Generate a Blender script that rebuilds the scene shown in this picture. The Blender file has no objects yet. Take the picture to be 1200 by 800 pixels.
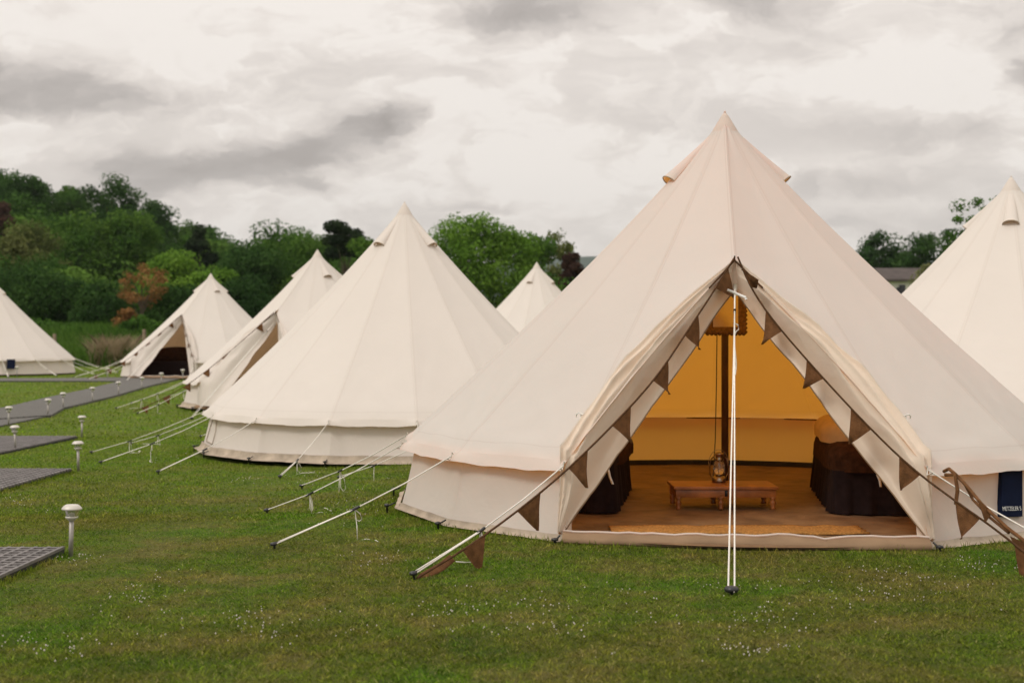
import bpy, math, random
import numpy as np
from mathutils import Vector, Matrix, noise as mnoise
random.seed(7)
R0 = np.random.RandomState(11)
scn = bpy.context.scene
C = scn.collection
rad = math.radians
F, HY, CZ = 1473.0, 403.0, 1.208          # focal length in photo px, horizon row, eye height

# ------------------------------------------------------------------ terrain
def sst(a, b, x):
    t = np.clip((x - a) / (b - a), 0, 1)
    return t * t * (3 - 2 * t)
def terrain(x, y):
    x = np.asarray(x, float); y = np.asarray(y, float)
    left = np.interp(y, [-50, 5, 7.5, 13, 18, 24, 30, 37, 60, 3000], [-.03, -.03, -.06, -.10, -.12, 0, .16, .26, .40, .40])
    right = np.interp(y, [-50, 18, 26, 33, 60, 3000], [0, 0, .12, .28, .40, .40])
    w = 1 - sst(-2.6, 0.3, x)
    z = left * w + right * (1 - w)
    z = z + 1.0 * sst(47, 56, y) * (1 - sst(-9, 2, x))
    ramp = np.interp(-x, [-10, 0, 30, 61, 100, 300], [0, .8, 3.6, 12.5, 21, 30])
    z = z + ramp * sst(72, 150, y)
    return z
def tz(x, y): return float(terrain(x, y))
def P(px, py, Y):                          # the point seen at a photo pixel, at depth Y
    return Vector(((px - 600) / F * Y, Y, CZ + (HY - py) / F * Y))
def G(px, py, lift=0.0):                   # where the line of sight meets the ground
    Y = 4.0
    for _ in range(4000):
        p = P(px, py, Y)
        if p.z <= tz(p.x, p.y) + lift: break
        Y *= 1.0015
    return Vector((p.x, p.y, tz(p.x, p.y) + lift))

# ------------------------------------------------------------------ materials
def nt(name):
    m = bpy.data.materials.new(name); m.use_nodes = True
    t = m.node_tree; t.nodes.clear()
    return m, t, t.nodes.new('ShaderNodeOutputMaterial')
def N(t, typ, **kw):
    n = t.nodes.new(typ)
    for k, v in kw.items():
        if k.startswith('i_'):
            n.inputs[k[2:].replace('_', ' ')].default_value = v
        else: setattr(n, k, v)
    return n
def L(t, a, b): t.links.new(a, b)
def math_(t, op, a, b=None, c=None):
    n = t.nodes.new('ShaderNodeMath'); n.operation = op
    for i, v in enumerate((a, b, c)):
        if v is None: continue
        if isinstance(v, (int, float)): n.inputs[i].default_value = v
        else: L(t, v, n.inputs[i])
    return n.outputs[0]
def ramp(t, fac, stops):
    r = t.nodes.new('ShaderNodeValToRGB'); e = r.color_ramp.elements
    while len(e) < len(stops): e.new(.5)
    for i, (p, c) in enumerate(stops):
        e[i].position = p; e[i].color = (*c, 1) if len(c) == 3 else c
    L(t, fac, r.inputs[0]); return r.outputs[0]
def mix(t, fac, a, b, mode='MIX'):
    n = t.nodes.new('ShaderNodeMix'); n.data_type = 'RGBA'; n.blend_type = mode
    for i, v in ((0, fac), (6, a), (7, b)):
        if isinstance(v, (int, float)): n.inputs[i].default_value = v
        elif isinstance(v, tuple): n.inputs[i].default_value = (*v, 1)
        else: L(t, v, n.inputs[i])
    return n.outputs[2]
def noise_(t, vec, scale, detail=4, rough=.55, dist=0):
    n = t.nodes.new('ShaderNodeTexNoise'); n.inputs['Scale'].default_value = scale
    n.inputs['Detail'].default_value = detail; n.inputs['Roughness'].default_value = rough
    n.inputs['Distortion'].default_value = dist
    if vec is not None: L(t, vec, n.inputs['Vector'])
    return n.outputs['Fac']
def coords(t, kind='Object'):
    return t.nodes.new('ShaderNodeTexCoord').outputs[kind]
def wpos(t): return t.nodes.new('ShaderNodeNewGeometry').outputs['Position']

def simple(name, col, rough=.6, metal=0.0, var=.15, vscale=12, bump=.0, bscale=60, sheen=0):
    m, t, o = nt(name)
    b = t.nodes.new('ShaderNodeBsdfPrincipled')
    co = coords(t)
    f = noise_(t, co, vscale)
    lo = tuple(c * (1 - var) for c in col); hi = tuple(min(1, c * (1 + var)) for c in col)
    L(t, ramp(t, f, [(.3, lo), (.7, hi)]), b.inputs['Base Color'])
    b.inputs['Roughness'].default_value = rough; b.inputs['Metallic'].default_value = metal
    if rough > .75: b.inputs['Specular IOR Level'].default_value = .12
    if sheen: b.inputs['Sheen Weight'].default_value = sheen
    if bump:
        bp = t.nodes.new('ShaderNodeBump'); bp.inputs['Strength'].default_value = bump; bp.inputs['Distance'].default_value = .01
        L(t, noise_(t, co, bscale), bp.inputs['Height']); L(t, bp.outputs[0], b.inputs['Normal'])
    L(t, b.outputs[0], o.inputs[0]); return m

def canvas(name, col, trans, frac, seams=True, crease=.35):
    m, t, o = nt(name)
    co = coords(t)
    big = noise_(t, co, 1.3, 5, .6)
    fine = noise_(t, co, 26, 3)
    c = mix(t, math_(t, 'MULTIPLY', big, .9), tuple(x * 1.03 for x in col), tuple(x * .93 for x in col))
    h = math_(t, 'ADD', math_(t, 'MULTIPLY', noise_(t, co, 5.5, 3, .5, .6), crease), math_(t, 'MULTIPLY', fine, .03))
    weave = noise_(t, co, 420, 1)
    h = math_(t, 'ADD', h, math_(t, 'MULTIPLY', weave, .012))
    if seams:
        uv = N(t, 'ShaderNodeUVMap', uv_map='UVMap').outputs[0]
        s = t.nodes.new('ShaderNodeSeparateXYZ'); L(t, uv, s.inputs[0])
        fr = math_(t, 'ABSOLUTE', math_(t, 'SUBTRACT', math_(t, 'FRACT', math_(t, 'ADD', s.outputs[0], .5)), .5))
        d = math_(t, 'MULTIPLY', fr, s.outputs[1])          # metres from the seam (panel ~1 m wide at the eave)
        band = math_(t, 'LESS_THAN', d, .016)
        stitch = math_(t, 'LESS_THAN', math_(t, 'ABSOLUTE', math_(t, 'SUBTRACT', d, .015)), .0032)
        c = mix(t, math_(t, 'MULTIPLY', band, .05), c, (.62, .5, .4))
        c = mix(t, math_(t, 'MULTIPLY', stitch, .13), c, (.34, .26, .2))
        hem = math_(t, 'LESS_THAN', math_(t, 'ABSOLUTE', math_(t, 'SUBTRACT', s.outputs[1], .974)), .0012)
        c = mix(t, math_(t, 'MULTIPLY', hem, .14), c, (.36, .28, .22))
        h = math_(t, 'ADD', h, math_(t, 'MULTIPLY', band, .12))
    bp = t.nodes.new('ShaderNodeBump'); bp.inputs['Strength'].default_value = .55; bp.inputs['Distance'].default_value = .02
    L(t, h, bp.inputs['Height'])
    df = t.nodes.new('ShaderNodeBsdfDiffuse'); L(t, c, df.inputs[0]); L(t, bp.outputs[0], df.inputs['Normal'])
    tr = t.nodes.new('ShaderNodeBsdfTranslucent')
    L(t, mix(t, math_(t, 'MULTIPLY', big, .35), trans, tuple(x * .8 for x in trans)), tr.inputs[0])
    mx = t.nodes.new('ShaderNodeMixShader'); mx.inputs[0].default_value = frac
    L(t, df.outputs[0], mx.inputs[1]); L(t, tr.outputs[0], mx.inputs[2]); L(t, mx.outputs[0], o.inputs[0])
    return m

CREAM = (.84, .828, .772)
M = {}
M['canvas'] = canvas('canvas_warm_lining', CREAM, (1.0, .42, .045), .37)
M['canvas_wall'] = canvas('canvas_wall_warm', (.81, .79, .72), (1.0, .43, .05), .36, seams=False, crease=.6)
M['canvas_far'] = canvas('canvas_pale', (.755, .708, .655), (1.0, .64, .34), .14)
M['canvas_far_wall'] = canvas('canvas_pale_wall', (.74, .68, .62), (1.0, .6, .28), .12, seams=False, crease=.6)
M['flap'] = canvas('canvas_flap', (.80, .70, .585), (1.0, .66, .38), .16, seams=False, crease=.8)
M['mud'] = simple('mud_flap_canvas', (.41, .34, .265), .9, var=.25, vscale=7, bump=.5, bscale=14)
M['sill'] = simple('groundsheet_lip', (.27, .18, .11), .8, var=.15, vscale=5, bump=.5, bscale=9)
M['rope'] = simple('white_rope', (.86, .82, .75), .8, var=.1, vscale=80, bump=.3, bscale=300)
M['black'] = simple('black_plastic', (.02, .02, .022), .35, var=.2)
M['steel'] = simple('brushed_steel', (.36, .34, .31), .5, .5, var=.12, vscale=30)
M['lampcap'] = simple('brushed_lamp_cap', (.60, .57, .52), .5, .25, var=.06, vscale=30)
M['brownflag'] = simple('brown_hessian', (.165, .078, .034), .95, var=.3, vscale=25, bump=.6, bscale=160)
M['browncord'] = simple('brown_tape', (.085, .042, .02), .9, var=.3, vscale=30)
M['vent'] = simple('vent_mesh', (.30, .17, .06), .9, var=.2, vscale=40)
M['wood'] = simple('table_wood', (.32, .115, .03), .38, var=.35, vscale=9, bump=.1, bscale=40)
M['pole'] = simple('pole_varnish', (.10, .05, .02), .45, var=.3, vscale=6)
M['brass'] = simple('dark_frame', (.20, .11, .04), .5, .2, var=.4, vscale=60, bump=.6, bscale=90)
M['lantern'] = simple('lantern_metal', (.34, .27, .2), .28, .95, var=.3, vscale=40)
M['skirt'] = simple('bed_skirt', (.017, .010, .010), .95, var=.25, vscale=20, bump=.2, bscale=50)
M['fur'] = simple('brown_fur', (.050, .020, .009), .98, var=.5, vscale=18, bump=1.0, bscale=120)
M['quilt'] = simple('cream_quilt', (.62, .45, .26), .85, var=.08, vscale=8, bump=.4, bscale=12)
M['coir'] = simple('coir_mat', (.44, .215, .06), .95, var=.4, vscale=70, bump=1, bscale=170)
M['navy'] = simple('navy_patch', (.006, .010, .030), .9, var=.15)
M['printwhite'] = simple('print_white', (.7, .7, .68), .7, var=.05)
M['whiteplastic'] = simple('white_plastic', (.85, .84, .82), .4, var=.03)
M['matgrey'] = simple('grey_plastic_grid', (.17, .155, .15), .55, var=.3, vscale=9, bump=.3, bscale=80)
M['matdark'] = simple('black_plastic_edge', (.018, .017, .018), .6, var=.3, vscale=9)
M['postwood'] = simple('weathered_post', (.22, .17, .12), .9, var=.3, vscale=5, bump=.5, bscale=20)
M['bark'] = simple('bark', (.10, .075, .055), .95, var=.4, vscale=3, bump=.8, bscale=12)
M['render'] = simple('white_render', (.72, .70, .66), .9, var=.06, vscale=.4)
M['roofslate'] = simple('brown_slate', (.085, .07, .065), .8, var=.25, vscale=1.5, bump=.3, bscale=6)
M['winglass'] = simple('dark_window_glass', (.02, .022, .025), .12, var=.1)
M['frame_white'] = simple('window_frame_white', (.6, .59, .56), .6, var=.05)

def floor_mat():
    m, t, o = nt('brown_groundsheet'); b = t.nodes.new('ShaderNodeBsdfPrincipled'); co = coords(t)
    c = ramp(t, noise_(t, co, 3.5, 6, .6), [(.3, (.10, .054, .026)), (.5, (.19, .112, .058)), (.75, (.28, .175, .09))])
    L(t, c, b.inputs['Base Color']); b.inputs['Roughness'].default_value = .62
    bp = t.nodes.new('ShaderNodeBump'); bp.inputs['Strength'].default_value = .8; bp.inputs['Distance'].default_value = .03
    L(t, noise_(t, co, 4, 3, .5, 1.2), bp.inputs['Height']); L(t, bp.outputs[0], b.inputs['Normal'])
    L(t, b.outputs[0], o.inputs[0]); return m
M['floor'] = floor_mat()

def mirror_mat():
    m, t, o = nt('mirror_glass'); b = t.nodes.new('ShaderNodeBsdfPrincipled')
    b.inputs['Metallic'].default_value = 1; b.inputs['Roughness'].default_value = .12
    L(t, ramp(t, noise_(t, coords(t), 4), [(.3, (.72, .68, .6)), (.7, (.8, .76, .68))]), b.inputs['Base Color'])
    L(t, b.outputs[0], o.inputs[0]); return m
M['mirror'] = mirror_mat()
def lens_mat(name, col, rough, tr):
    m, t, o = nt(name); b = t.nodes.new('ShaderNodeBsdfPrincipled')
    b.inputs['Base Color'].default_value = (*col, 1); b.inputs['Roughness'].default_value = rough
    b.inputs['Transmission Weight'].default_value = tr
    L(t, b.outputs[0], o.inputs[0]); return m
M['lens'] = lens_mat('frosted_lens', (.62, .64, .56), .18, .92)
M['lglass'] = lens_mat('lantern_glass', (.8, .75, .65), .05, .9)

def lawn_color(t):
    p = wpos(t)
    big = noise_(t, p, .45, 5, .62, .3)
    mid = noise_(t, p, 1.7, 6, .7)
    fine = noise_(t, p, 8, 4, .75)
    tiny = noise_(t, p, 31, 3, .8)
    c = ramp(t, big, [(.36, (.150, .150, .028)), (.47, (.145, .190, .024)), (.56, (.130, .225, .020)), (.66, (.090, .220, .016))])
    straw = ramp(t, mid, [(.47, (0, 0, 0)), (.64, (1, 1, 1))])
    c = mix(t, math_(t, 'MULTIPLY', straw, .8), c, (.27, .225, .075))
    rich = ramp(t, mid, [(.32, (1, 1, 1)), (.46, (0, 0, 0))])
    c = mix(t, math_(t, 'MULTIPLY', rich, .7), c, (.050, .130, .016))
    dk = ramp(t, fine, [(.36, (1, 1, 1)), (.52, (0, 0, 0))])
    c = mix(t, math_(t, 'MULTIPLY', dk, .45), c, (.06, .075, .018))
    li = ramp(t, tiny, [(.54, (0, 0, 0)), (.68, (1, 1, 1))])
    c = mix(t, math_(t, 'MULTIPLY', li, .45), c, (.26, .24, .10))
    bare = ramp(t, noise_(t, p, .8, 5, .7, .6), [(.62, (0, 0, 0)), (.72, (1, 1, 1))])
    c = mix(t, math_(t, 'MULTIPLY', bare, .7), c, (.17, .11, .055))
    # the sward is greener and fresher beyond ten metres or so
    s = t.nodes.new('ShaderNodeSeparateXYZ'); L(t, p, s.inputs[0])
    mr = t.nodes.new('ShaderNodeMapRange'); L(t, s.outputs[1], mr.inputs[0])
    mr.inputs[1].default_value = 7; mr.inputs[2].default_value = 15
    c = mix(t, math_(t, 'MULTIPLY', mr.outputs[0], .58), c, mix(t, fine, (.095, .20, .012), (.19, .30, .022)))
    return c
def ground_mat():
    m, t, o = nt('meadow_ground'); b = t.nodes.new('ShaderNodeBsdfPrincipled')
    c = lawn_color(t)
    p = wpos(t)
    L(t, mix(t, .30, c, (.07, .055, .03)), b.inputs['Base Color'])
    b.inputs['Roughness'].default_value = .95; b.inputs['Specular IOR Level'].default_value = .1
    bp = t.nodes.new('ShaderNodeBump'); bp.inputs['Strength'].default_value = 1; bp.inputs['Distance'].default_value = .03
    L(t, noise_(t, p, 45, 5, .8), bp.inputs['Height']); L(t, bp.outputs[0], b.inputs['Normal'])
    L(t, b.outputs[0], o.inputs[0]); return m
M['ground'] = ground_mat()
def blade_mat():
    m, t, o = nt('lawn_blades')
    c = lawn_color(t)
    a = N(t, 'ShaderNodeAttribute', attribute_name='rnd').outputs['Fac']
    br = ramp(t, a, [(0, (.62, .66, .58)), (.35, (.95, .98, .85)), (.7, (1.45, 1.45, 1.1)), (1, (2.3, 2.2, 1.6))])
    c = mix(t, 1.0, c, br, 'MULTIPLY')
    c = mix(t, math_(t, 'MULTIPLY', math_(t, 'GREATER_THAN', a, .93), .6), c, (.42, .34, .17))
    df = t.nodes.new('ShaderNodeBsdfDiffuse'); L(t, c, df.inputs[0])
    tr = t.nodes.new('ShaderNodeBsdfTranslucent'); L(t, c, tr.inputs[0])
    mx = t.nodes.new('ShaderNodeMixShader'); mx.inputs[0].default_value = .3
    L(t, df.outputs[0], mx.inputs[1]); L(t, tr.outputs[0], mx.inputs[2]); L(t, mx.outputs[0], o.inputs[0])
    return m
M['blade'] = blade_mat()
def leaf_mat(name, a, b_, c_, frac=.28, scale=.25):
    m, t, o = nt(name)
    r = N(t, 'ShaderNodeAttribute', attribute_name='rnd').outputs['Fac']
    p = wpos(t)
    f = math_(t, 'ADD', math_(t, 'MULTIPLY', noise_(t, p, scale, 4, .6), .75), math_(t, 'MULTIPLY', r, .3))
    c = ramp(t, f, [(.30, a), (.52, b_), (.74, c_)])
    df = t.nodes.new('ShaderNodeBsdfDiffuse'); L(t, c, df.inputs[0])
    tr = t.nodes.new('ShaderNodeBsdfTranslucent'); L(t, c, tr.inputs[0])
    mx = t.nodes.new('ShaderNodeMixShader'); mx.inputs[0].default_value = frac
    L(t, df.outputs[0], mx.inputs[1]); L(t, tr.outputs[0], mx.inputs[2]); L(t, mx.outputs[0], o.inputs[0])
    return m
M['leaf_mid'] = leaf_mat('leaf_mid', (0.034, 0.083, 0.017), (0.068, 0.145, 0.026), (0.129, 0.231, 0.038))
M['leaf_dark'] = leaf_mat('leaf_dark', (0.020, 0.048, 0.015), (0.038, 0.085, 0.022), (0.068, 0.133, 0.031))
M['leaf_bright'] = leaf_mat('leaf_bright', (.065, .138, .020), (.123, .239, .032), (.203, .334, .051))
M['leaf_olive'] = leaf_mat('leaf_olive', (.065, .087, .029), (.116, .142, .043), (.189, .210, .072))
M['leaf_purple'] = leaf_mat('leaf_purple', (.032, .020, .017), (.065, .038, .029), (.109, .061, .043))
M['leaf_orange'] = leaf_mat('leaf_orange', (.14, .072, .028), (.24, .125, .045), (.33, .185, .075))
M['leaf_pine'] = leaf_mat('leaf_pine', (.012, .023, .012), (.022, .038, .017), (.038, .058, .023), .1)
M['leaf_blossom'] = leaf_mat('leaf_blossom', (.09, .11, .03), (.19, .20, .09), (.42, .40, .26))
M['wood_mix'] = leaf_mat('wood_mix', (0.024, 0.054, 0.015), (0.058, 0.126, 0.024), (0.145, 0.256, 0.045), .28, .085)
M['tallgrass'] = leaf_mat('tall_grass', (0.048, 0.111, 0.020), (0.085, 0.179, 0.027), (0.145, 0.256, 0.048), .3, .5)
M['drygrass'] = leaf_mat('dry_grass', (.24, .19, .11), (.36, .28, .18), (.46, .37, .25), .2, .5)
M['petal'] = simple('clover_white', (.78, .73, .68), .8, var=.15, vscale=3)

# ------------------------------------------------------------------ mesh helpers
def tag(o, label=None, cat=None, group=None, kind=None):
    if label: o['label'] = label
    if cat: o['category'] = cat
    if group: o['group'] = group
    if kind: o['kind'] = kind
    return o
def empty(name, loc, rz=0.0):
    o = bpy.data.objects.new(name, None); o.empty_display_size = .2
    o.location = loc; o.rotation_euler = (0, 0, rz); C.objects.link(o); return o
def link(name, me, mat, parent=None, smooth=True):
    if mat is not None and not me.materials: me.materials.append(mat)
    if smooth and len(me.polygons): me.polygons.foreach_set('use_smooth', [True] * len(me.polygons))
    o = bpy.data.objects.new(name, me); C.objects.link(o)
    if parent is not None: o.parent = parent
    return o
class MB:
    def __init__(s): s.v = []; s.f = []; s.uv = None
    def add(s, vs, fs):
        n = len(s.v); s.v += [tuple(x) for x in vs]; s.f += [tuple(i + n for i in f) for f in fs]; return s
    def grid(s, rows, close=False):
        nv = len(rows[0]); vs = [p for r in rows for p in r]; fs = []
        for i in range(len(rows) - 1):
            for j in range(nv - 1 + (1 if close else 0)):
                k = (j + 1) % nv
                fs.append((i * nv + j, i * nv + k, (i + 1) * nv + k, (i + 1) * nv + j))
        return s.add(vs, fs)
    def box(s, c, d, rz=0):
        x, y, z = (k / 2 for k in d); ca, sa = math.cos(rz), math.sin(rz)
        vs = []
        for dz in (-z, z):
            for dx, dy in ((-x, -y), (x, -y), (x, y), (-x, y)):
                vs.append((c[0] + dx * ca - dy * sa, c[1] + dx * sa + dy * ca, c[2] + dz))
        return s.add(vs, [(0, 3, 2, 1), (4, 5, 6, 7), (0, 1, 5, 4), (1, 2, 6, 5), (2, 3, 7, 6), (3, 0, 4, 7)])
    def tube(s, pts, r, n=6, r2=None, cap=True):
        pts = [Vector(p) for p in pts]; rows = []; ref = None
        for i, p in enumerate(pts):
            d = (pts[min(i + 1, len(pts) - 1)] - pts[max(i - 1, 0)])
            if d.length < 1e-9: d = Vector((0, 0, 1))
            d.normalize()
            if ref is None: ref = Vector((0, 0, 1)) if abs(d.z) < .9 else Vector((1, 0, 0))
            a = d.cross(ref).normalized(); b = d.cross(a).normalized(); ref = -b if False else ref
            if abs(d.dot(ref)) > .97: ref = Vector((1, 0, 0)) if abs(d.x) < .9 else Vector((0, 1, 0))
            q = r if r2 is None else r + (r2 - r) * i / max(1, len(pts) - 1)
            rows.append([p + (a * math.cos(k * 2 * math.pi / n) + b * math.sin(k * 2 * math.pi / n)) * q for k in range(n)])
        s.grid(rows, close=True)
        if cap:
            base = len(s.v) - n * len(rows)
            s.f.append(tuple(range(base, base + n))); s.f.append(tuple(reversed(range(len(s.v) - n, len(s.v)))))
        return s
    def lathe(s, prof, c=(0, 0, 0), n=20, cap=True):
        rows = [[(c[0] + r * math.cos(k * 2 * math.pi / n), c[1] + r * math.sin(k * 2 * math.pi / n), c[2] + z) for k in range(n)] for r, z in prof]
        s.grid(rows, close=True)
        if cap:
            base = len(s.v) - n * len(rows)
            s.f.append(tuple(reversed(range(base, base + n)))); s.f.append(tuple(range(len(s.v) - n, len(s.v))))
        return s
    def mesh(s, name):
        me = bpy.data.meshes.new(name); me.from_pydata(s.v, [], s.f); me.update(); return me
    def build(s, name, mat, parent=None, smooth=True, bevel=0):
        o = link(name, s.mesh(name), mat, parent, smooth)
        if bevel:
            b = o.modifiers.new('bevel', 'BEVEL'); b.width = bevel; b.segments = 2; b.limit_method = 'ANGLE'
        return o
def np_mesh(name, V, nper, rnd=None, mat=None):
    """V: (n*nper,3) vertices forming n separate faces of nper vertices."""
    n = len(V) // nper
    me = bpy.data.meshes.new(name)
    me.vertices.add(len(V)); me.vertices.foreach_set('co', np.ascontiguousarray(V, dtype=np.float32).ravel())
    me.loops.add(len(V)); me.loops.foreach_set('vertex_index', np.arange(len(V), dtype=np.int32))
    me.polygons.add(n); me.polygons.foreach_set('loop_start', np.arange(0, len(V), nper, dtype=np.int32))
    me.polygons.foreach_set('loop_total', np.full(n, nper, dtype=np.int32))
    me.update(calc_edges=True)
    if rnd is not None:
        a = me.attributes.new('rnd', 'FLOAT', 'POINT'); a.data.foreach_set('value', np.repeat(rnd, nper).astype(np.float32))
    if mat: me.materials.append(mat)
    return me
def lerp(a, b, t): return a + (b - a) * t

# ------------------------------------------------------------------ ground sheet
def axis(lo, hi, c, d0, g):
    out = [c]; x, d = c, d0
    while x < hi: x += d; d *= g; out.append(x)
    x, d = c, d0
    while x > lo: x -= d; d *= g; out.insert(0, x)
    return np.array(out)
xs = axis(-2600, 2600, 0, .9, 1.035); ys = axis(-60, 3200, 20, 1.0, 1.03)
X, Y = np.meshgrid(xs, ys)
Z = terrain(X, Y)
far = sst(1500, 2300, Y)
Z = Z + far * -2
nx, ny = len(xs), len(ys)
idx = np.arange(nx * ny).reshape(ny, nx)
fa = np.stack([idx[:-1, :-1], idx[:-1, 1:], idx[1:, 1:], idx[1:, :-1]], -1).reshape(-1, 4)
me = bpy.data.meshes.new('ground'); me.from_pydata(np.stack([X, Y, Z], -1).reshape(-1, 3).tolist(), [], fa.tolist()); me.update()
tag(link('ground', me, M['ground']), kind='structure')
# distant moorland ridge
rows = []
for k, (yy, hh) in enumerate(((1500, 0), (1750, 70), (1950, 118), (2100, 138), (2500, 120), (2900, 0))):
    rows.append([(x, yy + 60 * math.sin(x * .004 + k), hh * (1 + .06 * math.sin(x * .0031 + .6) + .03 * math.sin(x * .011)) - 3) for x in range(-2600, 2601, 80)])
hb = MB(); hb.grid(rows)
tag(hb.build('distant_hills', leaf_mat('moor', (.05, .075, .06), (.07, .10, .08), (.10, .125, .09), 0, .004)), kind='structure')

# ------------------------------------------------------------------ lawn, grass blades, clover
TENTS_XY = []
def blades(n, xr, yr, h, w, dens_pow=0.0, avoid=True, seed=1, frustum=.47, lean=.55):
    r = np.random.RandomState(seed)
    u = r.rand(n)
    if dens_pow: y = (yr[0] ** dens_pow + u * (yr[1] ** dens_pow - yr[0] ** dens_pow)) ** (1 / dens_pow)
    else: y = yr[0] + u * (yr[1] - yr[0])
    if frustum: x = (r.rand(n) * 2 - 1) * (y * frustum + .6)
    else: x = xr[0] + r.rand(n) * (xr[1] - xr[0])
    keep = (x > xr[0]) & (x < xr[1])
    if avoid:
        for cx, cy in TENTS_XY: keep &= (x - cx) ** 2 + (y - cy) ** 2 > 2.54 ** 2
        for poly in MATS:
            inside = np.zeros(len(x), bool); m = len(poly); jx = m - 1
            for i in range(m):
                xi, yi = poly[i]; xj, yj = poly[jx]
                c = ((yi > y) != (yj > y)) & (x < (xj - xi) * (y - yi) / ((yj - yi) + 1e-12) + xi)
                inside ^= c; jx = i
            keep &= ~inside
    x, y = x[keep], y[keep]; n = len(x)
    z = terrain(x, y)
    hh = h * (.45 + .8 * r.rand(n)); ang = r.rand(n) * 2 * np.pi
    ln = lean * (.3 + r.rand(n)) * hh; la = r.rand(n) * 2 * np.pi
    ww = w * (.6 + .8 * r.rand(n))
    base = np.stack([x, y, z - .004], -1)
    sx = np.stack([np.cos(ang) * ww / 2, np.sin(ang) * ww / 2, np.zeros(n)], -1)
    bend = np.stack([np.cos(la) * ln, np.sin(la) * ln, np.zeros(n)], -1)
    up = np.zeros((n, 3)); up[:, 2] = hh
    V = np.stack([base - sx, base + sx, base + sx * .7 + bend * .35 + up * .6, base + bend + up, base - sx * .7 + bend * .35 + up * .6], 1)
    return V.reshape(-1, 3), r.rand(n)

# ------------------------------------------------------------------ tents
def dirv(phi): return Vector((math.sin(phi), -math.cos(phi), 0))
HALF = rad(25); NS = 14; STEP = (2 * math.pi - 2 * HALF) / NS
REAVE, WALL, RBASE = 2.5, .50, 2.56
def corner_phi(k): return HALF + STEP * k              # k = 0 right door edge ... 14 left door edge
def seam_pt(phi, t, H, W):
    r = REAVE * t ** 1.07
    return dirv(phi) * r + Vector((0, 0, H - (H - W) * t - .03 * math.sin(math.pi * t)))
def wrinkle(u, t):
    """tension folds fanning out from both lower corners of a panel"""
    d = 0.0
    for uu in (u, 1 - u):
        a = math.atan2(uu * .98, (1 - t) * 3.4 + 1e-4); dist = math.hypot(uu * .98, (1 - t) * 3.4)
        if 0.02 < dist < 1.5:
            d += .022 * ((1 - abs(math.sin(a * 6.5 + .35))) ** 2.2 - .25 + .3 * math.sin(a * 23) ** 3) * math.exp(-dist * 1.7) * min(1, dist * 6)
    return d
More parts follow.
